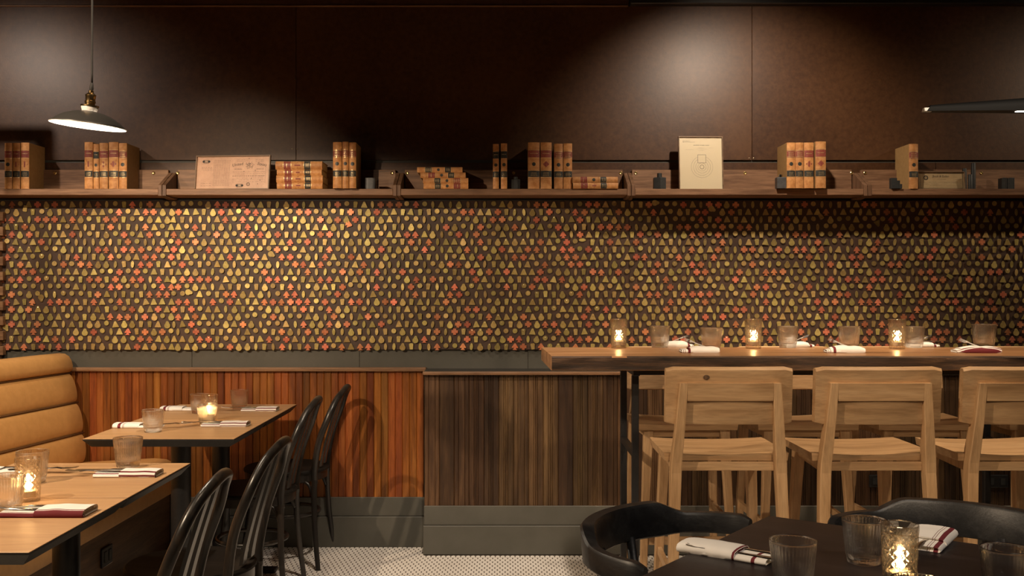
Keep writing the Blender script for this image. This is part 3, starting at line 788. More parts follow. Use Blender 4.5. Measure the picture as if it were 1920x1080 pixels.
for px0, px1, lab in [(1874.5, 1884, 'narrow black box at the right end of the shelf, left of its twin'), (1885, 1898.5, 'black box with a pale metal corner at the right end of the shelf')]:
    s = 5.14/F; w2 = (px1-px0)/2*s
    t = thing('metal_box', lab, 'box', at_shelf((px0+px1)/2))
    bm = new(); box(bm, -w2+.0005, w2-.0005, -.02, .02, 0, 21*s, .0012); obj('body', bm, M['gun'], t)
    bm = new(); box(bm, w2-.003, w2, -.0212, -.019, 0, 21*s, .0004); obj('edge_strip', bm, M['greymetal'], t)
    bm = new(); box(bm, -w2*.4, w2, -.0212, -.019, 20*s, 21.5*s, .0004); obj('top_strip', bm, M['greymetal'], t)

# ------------------------------------------------------------------ pendant lamp over the banquette tables
t = thing('pendant_lamp', 'grey enamel pendant lamp with lit white underside on a black cord', 'lamp', (-1.337, 3.27, 1.848), (radians(1.5), radians(6.0), 0))
R_ = .1155
prof_o = [(R_, 0), (R_+.001, .0015), (.108, .008), (.094, .0195), (.075, .031), (.050, .0405), (.026, .046)]
prof_i = [(r-.0012, z-.0015) for r, z in prof_o[1:]]
bm = new(); lathe(bm, prof_o, 56); obj('shade', bm, M['shade'], t, smooth=True)
bm = new(); lathe(bm, [(R_-.0002, -.0003)]+[(r-.002, z-.0022) for r, z in prof_o[1:]], 56); obj('shade_lining', bm, M['white'], t, smooth=True)
bm = new(); tube(bm, [(R_*cos(2*pi*k/56), R_*sin(2*pi*k/56), 0) for k in range(56)], .0016, 6, closed=True); obj('rolled_rim', bm, M['white'], t, smooth=True)
bm = new(); lathe(bm, [(.018, .040), (.021, .042), (.026, .058), (.024, .062), (.010, .063)], 28, cap=True); obj('porcelain_neck', bm, M['white'], t, smooth=50)
bm = new(); lathe(bm, [(.028, .061), (.028, .065), (.015, .066), (.015, .072), (.0165, .073), (.0165, .079), (.015, .080), (.0155, .092), (.0165, .094), (.0165, .098), (.012, .102), (.008, .105), (.008, .112), (.004, .113)], 24, cap=True)
obj('socket', bm, M['oldbrass'], t, smooth=40)
bm = new(); lathe(bm, [(.005, .112), (.0065, .118), (.0048, .135), (.003, .137)], 16, cap=True); obj('cord_grip', bm, M['cord'], t, smooth=40)
bm = new(); lathe(bm, [(.0005, .000), (.012, .003), (.0195, .012), (.0205, .020), (.017, .030), (.012, .040), (.012, .046)], 24, cap=True); obj('bulb', bm, M['bulb'], t, smooth=True)
bpy.context.view_layer.update()
p0 = t.matrix_world @ Vector((0, 0, .136))
inv = t.matrix_world.inverted()
bm = new(); tube(bm, [inv @ p0, inv @ Vector((p0.x, p0.y, p0.z+.03)), inv @ Vector((p0.x+.001, p0.y, 2.4)), inv @ Vector((p0.x+.001, p0.y, ZC))], .0034, 8); obj('cord', bm, M['cord'], t, smooth=True)
l = bpy.data.lights.new('pendant_glow', 'POINT'); l.energy = 15; l.color = (1, .84, .64); l.shadow_soft_size = .012
o = bpy.data.objects.new('pendant_glow', l); COL.objects.link(o); o.parent = t; o.location = (0, 0, -.006)

# black blade-shaped linear lamp at the right
dL = 2.3
t = thing('linear_lamp', 'black tapering linear lamp with a pale cut end, at upper right', 'lamp', (xpx(1731, dL), dL, zpx(209.5, dL)))
s = dL/F
rings = []
for k, x in enumerate((14, 100, 200, 420, 700)):
    top = 12.5+ (x-14)*.076; wid = 10+(x-14)*.05
    if x > 400: top, wid = 12.5+386*.076, 10+386*.05
    pr = []
    for a in range(13):
        q = pi*a/12
        pr.append(Vector((x*s+(0 if k else -10*s*(1-sin(q))), -wid*s*cos(q), top*s*sin(q)**.8 if 0 < a < 12 else 0)))
    rings.append(pr)
bm = new(); loft(bm, rings); obj('housing', bm, M['lampblack'], t, smooth=35)
bm = new()
loft(bm, [[Vector((x*s, y*s, z*s)) for y, z in ((-7, .5), (-3, -.3), (3, -.3), (7, .5), (4, zz), (-4, zz))] for x, zz in ((0, 3), (.8, 7), (9, 7.2), (14.2, 10))])
obj('end_lip', bm, M['white'], t, smooth=35)
bm = new(); box(bm, 171*s, 690*s, -9*s, -1*s, -1.2*s, .4*s, .0008); obj('led_diffuser', bm, M['led'], t)
for x in (330, 650):
    bm = new(); tube(bm, [(x*s, 0, 30*s), (x*s, 0, ZC-zpx(209.5, dL))], .003, 8); obj('hanging_rod', bm, M['blackmetal'], t)
#CONTINUE2

# ------------------------------------------------------------------ banquette along the left
t = thing('banquette', 'tan leather channel-back banquette running along the left side', 'bench', (-1.70, 3.4, 0))
BY0, BY1 = 1.2, 5.225
def bshift(y, amt):                              # the back swings slightly away from the wall end
    q = (BY1-y)/(BY1-BY0); return -amt*(1-(1-q)**1.6)
ys = [BY1-(BY1-BY0)*k/24 for k in range(25)]
ox, oy = -1.70, 3.4
def roll(zlo, zhi, xlo, xhi, name, mats, thick=.10, seam=.010):
    """one horizontal channel: front face bulges between its seams; rounded at the wall end"""
    bm = new(); rings = []
    def section(y, sh, k=1.0):
        pts = []
        n = 10
        for i in range(n+1):
            q = i/n; z = zlo+.003+(zhi-zlo-.006)*q
            x = xlo+(xhi-xlo)*q + .020*(sin(pi*q)**.55 if 0 < q < 1 else 0)-.008
            pts.append((x, z))
        cxm = (xlo+xhi)/2-.05; czm = (zlo+zhi)/2
        pts = [(cxm+(x-cxm)*(.5+.5*k), czm+(z-czm)*(.82+.18*k)) for x, z in pts]
        pts += [(xhi-thick, zhi-.003), (xlo-thick, zlo+.003)]
        return [Vector((x+sh-ox, y-oy, z)) for x, z in pts]
    for y, k in [(BY1, .45), (BY1-.006, .75), (BY1-.02, .95)]: rings.append(section(y, 0, k))
    for y in ys[1:]: rings.append(section(y, bshift(y, .42)))
    loft(bm, rings)
    return obj(name, bm, mats, t, smooth=50)
roll(.44, .593, -2.145, -2.153, 'back_channel', M['leather'])
roll(.593, .748, -2.153, -2.182, 'back_channel', M['leather'])
roll(.748, .897, -2.182, -2.215, 'back_channel', M['leather'])
# top roll with a rounded top edge
bm = new(); rings = []
for y, k in [(BY1, .45), (BY1-.006, .75), (BY1-.02, .95)]+[(y, 1) for y in ys[1:]]:
    sh = bshift(y, .42) if k == 1 else 0
    pts = [(-2.223, .900), (-2.206, .912), (-2.203, .935), (-2.210, .962), (-2.224, .984), (-2.245, .997), (-2.275, 1.0), (-2.30, .992), (-2.32, .97), (-2.325, .90)]
    pts = [(-2.26+(x+2.26)*(.4+.6*k), .95+(z-.95)*(.6+.4*k)) for x, z in pts]
    rings.append([Vector((x+sh-ox, y-oy, z)) for x, z in pts])
loft(bm, rings); obj('back_channel', bm, M['leather'], t, smooth=50)
for zz, xx in [(.593, -2.150), (.748, -2.180), (.897, -2.215)]:
    bm = new(); tube(bm, [Vector((xx-.006+bshift(y, .42)-ox, y-oy, zz)) for y in ys], .004, 6); obj('seam', bm, M['piping'], t, smooth=True)
bm = new(); rings = []
for y in ys:                                       # core behind the channels
    sh = bshift(y, .42); rings.append([Vector((x+sh-ox, y-oy-.004 if y == BY1 else y-oy, z)) for x, z in [(-2.17, .02), (-2.17, .58), (-2.24, .97), (-2.33, .97), (-2.33, .02)]])
loft(bm, rings); obj('back_frame', bm, M['base'], t)
bm = new(); rings = []                             # seat cushion with waterfall front
for y, k in [(BY1, .90), (BY1-.01, .97), (BY1-.03, 1)]+[(y, 1) for y in ys[1:]]:
    sh = bshift(y, .42) if k == 1 else 0; fs = bshift(y, .06) if k == 1 else 0
    pts = [(-2.19+sh, .440), (-1.80+fs, .463*(.97+.03*k)), (-1.735+fs, .458*(.97+.03*k)), (-1.705+fs, .442), (-1.694+fs, .41), (-1.692+fs, .300), (-1.70+fs, .287), (-1.76+fs, .284), (-2.19+sh, .284)]
    rings.append([Vector((x-ox, y-oy, z)) for x, z in pts])
loft(bm, rings); obj('seat_cushion', bm, M['leather'], t, smooth=50)
bm = new(); rings = []
for y in ys:
    fs = bshift(y, .06); sh = bshift(y, .42)
    rings.append([Vector((x-ox, (y if y < BY1 else y-.004)-oy, z)) for x, z in [(-1.718+fs, 0), (-1.718+fs, .285), (-2.165+sh, .285), (-2.165+sh, 0)]])
loft(bm, rings); obj('plinth', bm, M['base'], t)
tp = thing('outlet_plate', 'black outlet plate on the dark wood base of the banquette', 'outlet', (-1.7165+bshift(4.43, .06), 4.43, .172), (0, 0, pi/2-.01))
bm = new(); box(bm, -.055, .055, -.009, .0, -.040, .040, .003, 2); obj('plate', bm, M['blackmetal'], tp)
bm = new(); box(bm, -.056, .056, -.007, -.0, -.043, -.040, .001); obj('lower_lip', bm, M['steel'], tp)
for i in (-1, 1):
    bm = new(); box(bm, i*.024-.014, i*.024+.014, -.0115, -.0085, -.024, .024, .003, 2); obj('socket', bm, M['gun'], tp)

# ------------------------------------------------------------------ wood tables along the banquette
TZ = .75
def dining_table(x0, x1, y0, y1, label):
    cx, cy = (x0+x1)/2, (y0+y1)/2
    t = thing('dining_table', label, 'table', (cx, cy, 0), group='small oak tables along the banquette')
    hx, hy = (x1-x0)/2-.002, (y1-y0)/2-.002
    bm = new(); box(bm, -hx, hx, -hy, hy, TZ-.0022, TZ, .0008); obj('tabletop', bm, M['laminate'], t)
    bm = new()
    loft(bm, [[Vector((a*(hx+i), b*(hy+i), z)) for a, b in ((-1, -1), (1, -1), (1, 1), (-1, 1))] for i, z in ((.0004, TZ-.0022), (.0004, TZ-.006), (-.024, TZ-.034))])
    obj('edge_band', bm, M['blackedge'], t)
    bm = new(); box(bm, -.2, .2, -.03, .03, TZ-.042, TZ-.033, .002); box(bm, -.03, .03, -.2, .2, TZ-.042, TZ-.034, .002); obj('mounting_plate', bm, M['blackmetal'], t)
    bm = new(); lathe(bm, [(.040, .022), (.040, TZ-.040)], 28, cap=True); obj('column', bm, M['blackmetal'], t, smooth=40)
    bm = new(); lathe(bm, [(.055, .014), (.055, .024), (.040, .034)], 24, cap=True)
    for k in range(4):
        Mx = Matrix.Rotation(pi/2*k, 4, 'Z')
        box(bm, .03, .26, -.035, .035, .004, .018, .004, 1, Mx)
        box(bm, .225, .255, -.015, .015, 0, .006, .001, 1, Mx)
    obj('base', bm, M['blackmetal'], t)
    return t
TX0, TX1 = -1.632, -1.046
dining_table(TX0, TX1, 2.245, 2.828, 'small oak table with black edge nearest the camera, bottom left')
dining_table(TX0, TX1, 2.832, 3.395, 'small oak table with a glass and red-striped napkin, second from the camera')
dining_table(TX0, TX1, 3.935, 4.488, 'small oak table, nearer of the far pair by the red wainscot')
dining_table(TX0, TX1, 4.492, 5.11, 'small oak table touching the red-brown wainscot wall')

# ------------------------------------------------------------------ bentwood chairs (origin under the seat centre, facing -x)
def make_bentwood():
    t = thing('bentwood_chair', '', 'chair', group='black bentwood chairs')
    sz = .455
    def bez(pts, n=28):                            # Catmull-Rom through the points
        P_ = [Vector(p) for p in pts]; out = []
        for i in range(len(P_)-1):
            a, b, c, d = P_[max(i-1, 0)], P_[i], P_[i+1], P_[min(i+2, len(P_)-1)]
            for k in range(n//4):
                q = k/(n//4)
                out.append(.5*((2*b)+(c-a)*q+(2*a-5*b+4*c-d)*q*q+(3*b-3*c+d-a)*q**3))
        out.append(P_[-1]); return out
    # bent back hoop: x is the lean, y the width
    left = [(.172, -.172, .40), (.172, -.180, .47), (.196, -.196, .60), (.240, -.185, .72), (.268, -.135, .792), (.293, -.070, .832), (.300, 0, .843)]
    hoop = left+[(x, -y, z) for x, y, z in left[-2::-1]]
    bm = new(); tube(bm, bez(hoop), .0155, 12, flat=.86); obj('back_hoop', bm, M['bentwood'], t, smooth=True)
    for sg in (-1, 1):                             # rear legs run on below the hoop
        pts = bez([(.172, sg*.172, .415), (.170, sg*.178, .36), (.176, sg*.196, .20), (.197, sg*.222, .0)])
        bm = new(); tube(bm, pts, [.0155-.004*i/(len(pts)-1) for i in range(len(pts))], 12); obj('leg', bm, M['bentwood'], t, smooth=40)
    for sg in (-1, 1):                             # two flat inner splats
        bm = new(); rings = []
        for q in [i/12 for i in range(13)]:
            x = .180+.098*q**1.25+.0*q; z = .463+(.820-.463)*q; y = sg*(.049-.010*q)
            wd = .026-.003*q; th = .005
            rings.append([Vector((x-th, y-wd, z)), Vector((x-th, y+wd, z)), Vector((x+th, y+wd*.8, z)), Vector((x+th, y-wd*.8, z))])
        loft(bm, rings); obj('splat', bm, M['bentwood'], t, smooth=40)
    bm = new(); lathe(bm, [(.0005, sz-.002), (.12, sz-.004), (.175, sz), (.198, sz+.001), (.205, sz-.006), (.205, sz-.014), (.10, sz-.014)], 40, cap=True); obj('seat', bm, M['seatblack'], t, smooth=40)
    bm = new(); lathe(bm, [(.170, sz-.016), (.199, sz-.016), (.199, sz-.052), (.175, sz-.052), (.170, sz-.016)], 40); obj('seat_rim', bm, M['bentwood'], t, smooth=40)
    for sg in (-1, 1):
        pts = bez([(-.130, sg*.125, .42), (-.142, sg*.135, .30), (-.165, sg*.152, .12), (-.190, sg*.168, 0)])
        bm = new(); tube(bm, pts, [.0165-.005*i/(len(pts)-1) for i in range(len(pts))], 12); obj('leg', bm, M['bentwood'], t, smooth=40)
    n = 48; bm = new(); tube(bm, [(.01+.150*cos(2*pi*k/n), .150*sin(2*pi*k/n), .235) for k in range(n)], .0095, 8, closed=True); obj('leg_ring', bm, M['bentwood'], t, smooth=True)
    for sg in (-1, 1):
        pts = bez([(.165, sg*.168, .33), (.135, sg*.155, .395), (.08, sg*.142, .405)])
        bm = new(); tube(bm, pts, .008, 8); obj('brace', bm, M['bentwood'], t, smooth=True)
    return t
ch = make_bentwood()
for i, (x, y, rz, lab) in enumerate([
        (-1.040, 2.67, .02, 'black bentwood chair nearest the camera, at the front oak table'),
        (-1.008, 3.27, -.02, 'black bentwood chair second from the camera, back worn at the top'),
        (-1.128, 4.50, .02, 'black bentwood chair third from the camera, at the far pair of tables'),
        (-1.085, 5.045, .0, 'black bentwood chair farthest from the camera, beside the red wainscot')]):
    o = ch if i == 0 else dup(ch)
    o['label'] = lab; o.location = (x, y, 0); o.rotation_euler = (0, 0, rz)

# ------------------------------------------------------------------ high live-edge bar table
BZ = 1.07; BX0, BX1 = .172, 2.75
t = thing('bar_table', 'long live-edge wooden bar table on black steel legs', 'table', (1.46, 4.2, 0))
ox, oy = 1.46, 4.2
rr = random.Random(11)
bm = new(); nx = 90; cols = []
from mathutils import noise as mnoise
for i in range(nx+1):
    x = BX0+(BX1-BX0)*i/nx
    dx = .010 if i == 0 else 0
    wob = lambda z, s_: .010*mnoise.noise(Vector((x*3.1, z*9, s_)))+.005*mnoise.noise(Vector((x*13, z*30, s_+5)))
    yf = 3.905
    c_ = []
    c_.append(Vector((x, yf+.006+wob(0, 1)*.6, BZ)))
    for z in (-.006, -.018, -.030, -.042, -.052): c_.append(Vector((x, yf+wob(z, 1), BZ+z)))
    c_.append(Vector((x, yf+.014+wob(-.06, 1), BZ-.056)))
    c_.append(Vector((x, 4.495+wob(0, 2), BZ-.056)))
    c_.append(Vector((x, 4.50+wob(-.03, 2), BZ-.03)))
    c_.append(Vector((x, 4.493+wob(0, 2)*.6, BZ)))
    sk_ = -.0 if i else 0
    cols.append([Vector((v.x-ox-(.020*(v.y-3.905)/.6 if i == 0 else 0), v.y-oy, v.z)) for v in c_])
loft(bm, cols)
bm.normal_update(); bmesh.ops.recalc_face_normals(bm, faces=bm.faces[:])
for f in bm.faces:
    f.material_index = 0 if (abs(f.normal.z) > .8 or abs(f.normal.x) > .8) else 1
obj('slab', bm, [M['bar'], M['bark']], t, smooth=35)
def sq(bm, x0, x1, y0, y1, z0, z1): box(bm, x0-ox, x1-ox, y0-oy, y1-oy, z0, z1, .0015)
for xl in (.508, 2.085):
    for yl in (4.05, 4.45):
        bm = new(); sq(bm, xl-.0135, xl+.0135, yl-.0135, yl+.0135, 0, BZ-.085); obj('leg', bm, M['blackmetal'], t)
    for z in (.36, .66):
        bm = new(); sq(bm, xl-.012, xl+.012, 4.064, 4.436, z, z+.026); obj('cross_bar', bm, M['blackmetal'], t)
    bm = new(); sq(bm, xl-.013, xl+.013, 4.0, 4.48, BZ-.0835, BZ-.058); obj('top_bar', bm, M['blackmetal'], t)
for y in (4.05, 4.45):
    bm = new(); sq(bm, .522, 2.071, y-.012, y+.012, BZ-.0835, BZ-.0585); obj('apron_rail', bm, M['blackmetal'], t)
bm = new(); sq(bm, .522, 2.071, 4.24, 4.262, .36, .384) if False else bm.free()

# ------------------------------------------------------------------ pale oak bar stools (origin on the floor under the seat, facing +y)
def make_stool():
    t = thing('bar_stool', '', 'stool', group='pale oak bar stools')
    # dished seat plank
    bm = new(); nxs, nys = 14, 8; hw, y0, y1 = .215, -.185, .190
    top = [[None]*(nys+1) for _ in range(nxs+1)]; bot = [[None]*(nys+1) for _ in range(nxs+1)]
    for i in range(nxs+1):
        for j in range(nys+1):
            a = -1+2*i/nxs; b = j/nys
            x, y = a*hw*(1.0 if b < .9 else .985), y0+(y1-y0)*b
            dip = .013*(1-a*a)*(.55+.45*min(1, (1-b)*1.8))
            ed = .003 if (i in (0, nxs) or j in (0, nys)) else 0
            top[i][j] = bm.verts.new((x, y, .765-dip-ed)); bot[i][j] = bm.verts.new((x*.985, y0+.004+(y1-y0-.008)*b, .735))
    for i in range(nxs):
        for j in range(nys):
            bm.faces.new((top[i][j], top[i+1][j], top[i+1][j+1], top[i][j+1])); bm.faces.new((bot[i][j], bot[i][j+1], bot[i+1][j+1], bot[i+1][j]))
    for i in range(nxs):
        bm.faces.new((top[i][0], bot[i][0], bot[i+1][0], top[i+1][0])); bm.faces.new((top[i][nys], top[i+1][nys], bot[i+1][nys], bot[i][nys]))
    for j in range(nys):
        bm.faces.new((top[0][j], top[0][j+1], bot[0][j+1], bot[0][j])); bm.faces.new((top[nxs][j], bot[nxs][j], bot[nxs][j+1], top[nxs][j+1]))
    obj('seat', bm, M['oakx'], t, smooth=35)
    def post(profile, name):
        """profile: list of (z, cx, cy, wx, wy)"""
        bm = new(); rings = []
        for z, cx, cy, wx, wy in profile:
            c_ = .003
            rings.append([Vector((cx+a, cy+b, z)) for a, b in [(-wx+c_, -wy), (wx-c_, -wy), (wx, -wy+c_), (wx, wy-c_), (wx-c_, wy), (-wx+c_, wy), (-wx, wy-c_), (-wx, -wy+c_)]])
        loft(bm, rings); return obj(name, bm, M['oak'], t)
    for sg in (-1, 1):
        post([(0, sg*.203, -.262, .0130, .0150), (.40, sg*.190, -.226, .0165, .0190), (.70, sg*.1795, -.207, .0185, .022), (.735, sg*.178, -.209, .0185, .022), (.86, sg*.168, -.229, .0165, .016), (1.008, sg*.157, -.246, .0145, .0100)], 'leg')
        # side wedge between seat rail and upright
        post([(.706, sg*.1795, -.172, .0105, .016), (.78, sg*.1755, -.184, .0105, .014), (.86, sg*.170, -.201, .0100, .012), (.94, sg*.163, -.223, .0095, .006)], 'leg_wedge')
        post([(0, sg*.192, .196, .0130, .0140), (.40, sg*.176, .172, .0165, .0170), (.735, sg*.160, .150, .0205, .020)], 'leg')
        # side apron and low stretcher
        bm = new(); loft(bm, [[Vector((sg*.1795+a, -.180, z)) for a, z in ((-.009, .700), (.009, .700), (.009, .7345), (-.009, .7345))], [Vector((sg*.1605+a, .132, z)) for a, z in ((-.009, .700), (.009, .700), (.009, .7345), (-.009, .7345))]]); obj('side_apron', bm, M['oak'], t)
        bm = new(); loft(bm, [[Vector((sg*.191+a, -.217, z)) for a, z in ((-.008, .325), (.008, .325), (.008, .352), (-.008, .352))], [Vector((sg*.179+a, .163, z)) for a, z in ((-.008, .325), (.008, .325), (.008, .352), (-.008, .352))]]); obj('stretcher', bm, M['oak'], t)
    bm = new(); box(bm, -.161, .161, -.199, -.181, .703, .7325, .0015); obj('rear_apron', bm, M['oakx'], t)
    bm = new(); box(bm, -.14, .14, .142, .160, .703, .7345, .0015); obj('front_apron', bm, M['oakx'], t)
    bm = new(); box(bm, -.165, .165, .172, .190, .255, .288, .002); obj('footrest', bm, M['oakx'], t)
    # upper cross rail between the uprights
    bm = new(); loft(bm, [[Vector((sg*.1455-(sg*.0), y, z)) for y, z in ((-.250, .948), (-.228, .946), (-.235, 1.008), (-.256, 1.008))] for sg in (-1, 1)]); obj('cross_rail', bm, M['oakx'], t)
    # curved backrest board in front of the uprights
    bm = new(); rings = []; n = 16
    for i in range(n+1):
        a = -1+2*i/n
        x = a*.2155
        yc = -.208-.018*(a*a)+.0   # ends wrap back a little
        yc = -.222+.020*a*a
        ins = .0 if abs(a) < .99 else .006
        zt, zb = 1.062-ins, .866+ins
        r_ = .010
        def at(z): return -.085*(z-.866)
        pts = [(-.015+.004, zb), (.013, zb), (.017, zb+.004), (.017, zt-.006), (.011, zt), (-.008, zt), (-.015, zt-r_), (-.015, zb+r_)]
        rings.append([Vector((x, yc+y+at(z), z)) for y, z in pts])
    loft(bm, rings); obj('backrest', bm, M['oakx'], t, smooth=30)
    return t
st = make_stool()
pos = []
for i, x in enumerate((.757, 1.263, 1.768, 2.275)):
    pos.append((x, 3.712, random.uniform(-.012, .012), ['pale oak bar stool with a dark knot in its backrest, leftmost near stool', 'pale oak bar stool, second from the left in the near row with back to camera', 'pale oak bar stool, third in the near row, cut by the right frame edge', 'pale oak bar stool at the hidden right end of the near row'][i]))
for i, x in enumerate((.757, 1.263, 1.768, 2.318)):
    pos.append((x, 4.472, pi+random.uniform(-.012, .012), ['pale oak bar stool beyond the bar, behind the black steel legs at left', 'pale oak bar stool beyond the bar, between the first and second near stools', 'pale oak bar stool beyond the bar, between the second and third near stools', 'pale oak bar stool beyond the bar, farthest right, behind the third near stool'][i]))
pos = [p for k, p in enumerate(pos) if k != 3]
for i, (x, y, rz, lab) in enumerate(pos):
    o = st if i == 0 else dup(st)
    o['label'] = lab; o.location = (x, y, 0); o.rotation_euler = (0, 0, rz)
# the knot on the first stool
bm = new(); lathe(bm, [(.0003, .0004), (.006, .0006), (.0085, 0)], 14, M=Matrix.Diagonal((1.3, 1, 1, 1)))
kn = obj('wood_knot', bm, mottled('dark_knot', (.06, .03, .015), (.16, .09, .045), 160, .6), st, (-.082, -.2505, 1.028), (pi/2+.085, 0, 0), recalc=True)

# ------------------------------------------------------------------ dark square table, turned, in the right foreground
C0 = Vector((.668, 2.612)); UU = Vector((-.588, -.809)); VV = Vector((.809, -.588)); TS = .82
cen = C0+UU*TS/2+VV*TS/2
ang = atan2(VV.y, VV.x)
t = thing('dark_table', 'square dark wood table set for dinner in the right foreground', 'table', (cen.x, cen.y, 0), (0, 0, ang))
h = TS/2
bm = new(); box(bm, -h, h, -h, h, TZ-.028, TZ, .004, 2); obj('tabletop', bm, M['darktop'], t)
bm = new(); lathe(bm, [(.045, .02), (.045, TZ-.036)], 28, cap=True); obj('column', bm, M['blackmetal'], t, smooth=40)
bm = new(); box(bm, -.25, .25, -.04, .04, TZ-.037, TZ-.0285, .002); box(bm, -.04, .04, -.25, .25, TZ-.037, TZ-.0285, .002); obj('mounting_plate', bm, M['blackmetal'], t)
bm = new(); box(bm, -.28, .28, -.28, .28, 0, .014, .004); lathe(bm, [(.07, .014), (.07, .02), (.045, .028)], 24, cap=True); obj('base', bm, M['blackmetal'], t)

# ------------------------------------------------------------------ black armchairs with a bent, stepped crest rail (facing +x)
def make_armchair():
    t = thing('armchair', '', 'chair', group='black armchairs at the dark table')
    a_, b_ = .245, .285
    def ctr(th): return Vector((-a_*cos(th), b_*sin(th), 0))
    sm = lambda e0, e1, x: (lambda q: q*q*(3-2*q))(min(1, max(0, (x-e0)/(e1-e0))))
    bm = new(); rings = []; n = 56
    TH = radians(93)
    for k in range(n+1):
        th = -TH+2*TH*k/n
        p = ctr(th); tg = (ctr(th+.01)-ctr(th-.01)).normalized(); nr = Vector((tg.y, -tg.x, 0))
        if nr.dot(p) < 0: nr = -nr
        q = abs(th)
        cr = 1-sm(radians(33), radians(54), q)       # 1 on the crest, 0 along the arms
        zt = .737+.030*cr
        zb = .684-.006*cr
        endf = sm(0, radians(6), TH-q)
        zt -= .010*(1-endf)
        th_ = (.0155+.003*cr)*(.75+.25*endf)
        out = .006*cr
        pts = [(-th_, zb+.004), (-th_+.004, zb), (th_-.004, zb), (th_, zb+.004), (th_+out, zt-.006), (th_+out-.005, zt), (-th_+out*.6+.006, zt-.0005), (-th_+out*.6, zt-.008)]
        rings.append([p+nr*o_+Vector((0, 0, z)) for o_, z in pts])
    loft(bm, rings); obj('crest_rail', bm, M['ebony'], t, smooth=40)
    bm = new(); rings = []
    for s_ in (1.0,):
        pass
    b2 = bmesh.new()
    outl = [(.235*cos(x)*(1 if abs(cos(x)) < .9 else 1), .245*sin(x)) for x in [2*pi*k/32 for k in range(32)]]
    outl = [(max(-.21, min(.24, x*1.15)), max(-.235, min(.235, y*1.12))) for x, y in outl]
    loft(bm, [[Vector((x*k+.02, y*k, z)) for x, y in outl] for z, k in ((.425, .94), (.435, .99), (.448, 1.0), (.455, .97), (.452, .6), (.448, .2))])
    b2.free(); obj('seat', bm, M['ebony'], t, smooth=40)
    for sg in (-1, 1):
        bm = new(); tube(bm, [(.10, sg*.275, 0), (.06, sg*.262, .30), (.04, sg*.262, .43), (.005, sg*.284, .700)], [.011, .016, .017, .012], 12); obj('leg', bm, M['ebony'], t, smooth=True)
        bm = new(); tube(bm, [(-.225, sg*.10, 0), (-.205, sg*.09, .30), (-.195, sg*.085, .43), (-.226, sg*.075, .690)], [.011, .016, .017, .012], 12); obj('leg', bm, M['ebony'], t, smooth=True)
        bm = new(); box(bm, -.17, .15, sg*.20-.01, sg*.20+.01, .385, .425, .002); obj('side_rail', bm, M['ebony'], t)
    bm = new(); box(bm, -.19, -.17, -.17, .17, .385, .425, .002); obj('rear_rail', bm, M['ebony'], t)
    bm = new(); box(bm, .14, .16, -.21, .21, .385, .425, .002); obj('front_rail', bm, M['ebony'], t)
    return t
ar = make_armchair()
ar['label'] = 'black bent-rail armchair at the left corner of the dark table'
ar.location = (.457, 2.445, 0); ar.rotation_euler = (0, 0, atan2(-.59, .81))
o = dup(ar, 'black bent-rail armchair at the far right side of the dark table, behind the striped napkin', (1.075, 2.480, 0), (0, 0, atan2(-.809, -.588)))

# ------------------------------------------------------------------ fluted tumblers, cut-glass candle holders
def make_tumbler():
    t = thing('water_glass', '', 'glass', group='clear fluted tumblers')
    n = 160; Hg = .092; rb, rt = .0345, .0445; base = .017
    def fl(k, z):                                  # flutes, fading out at the base and just under the rim
        q = z/Hg; f = 1.0 if .2 < q < .93 else max(0, 1-abs(q-(.2 if q < .5 else .93))/.05)
        return .0013*f*(.5+.5*cos(2*pi*k/4))
    rings = []
    for z in (0, .0015, .012, .0165, .021, .0385, .0405, .0425, .060, .080, .0855, .089):
        r = rb+(rt-rb)*z/Hg - (.0012 if z == 0 else 0) + (.0010 if z == .0405 else 0) 
        rings.append([Vector(((r+fl(k, z)*(0 if z == .0405 else 1))*cos(2*pi*k/n), (r+fl(k, z)*(0 if z == .0405 else 1))*sin(2*pi*k/n), z)) for k in range(n)])
    for dr, z in ((.0004, .0896), (.0008, .0904), (.0007, .0914), (.0001, Hg), (-.0008, Hg+.0001), (-.0016, .0914), (-.0021, .0902)):
        rings.append([Vector(((rt+dr)*cos(2*pi*k/n), (rt+dr)*sin(2*pi*k/n), z)) for k in range(n)])
    for z, d in ((Hg-.004, .0019), (.070, .0022), (.045, .0025), (.039, .0042), (.024, .0048), (.0185, .010)):
        r = rb+(rt-rb)*z/Hg-d
        rings.append([Vector((r*cos(2*pi*k/n), r*sin(2*pi*k/n), z)) for k in range(n)])
    rings.append([Vector((.006*cos(2*pi*k/n), .006*sin(2*pi*k/n), base)) for k in range(n)])
    bm = new(); loft(bm, rings); obj('vessel', bm, M['glass'], t, smooth=60)
    return t
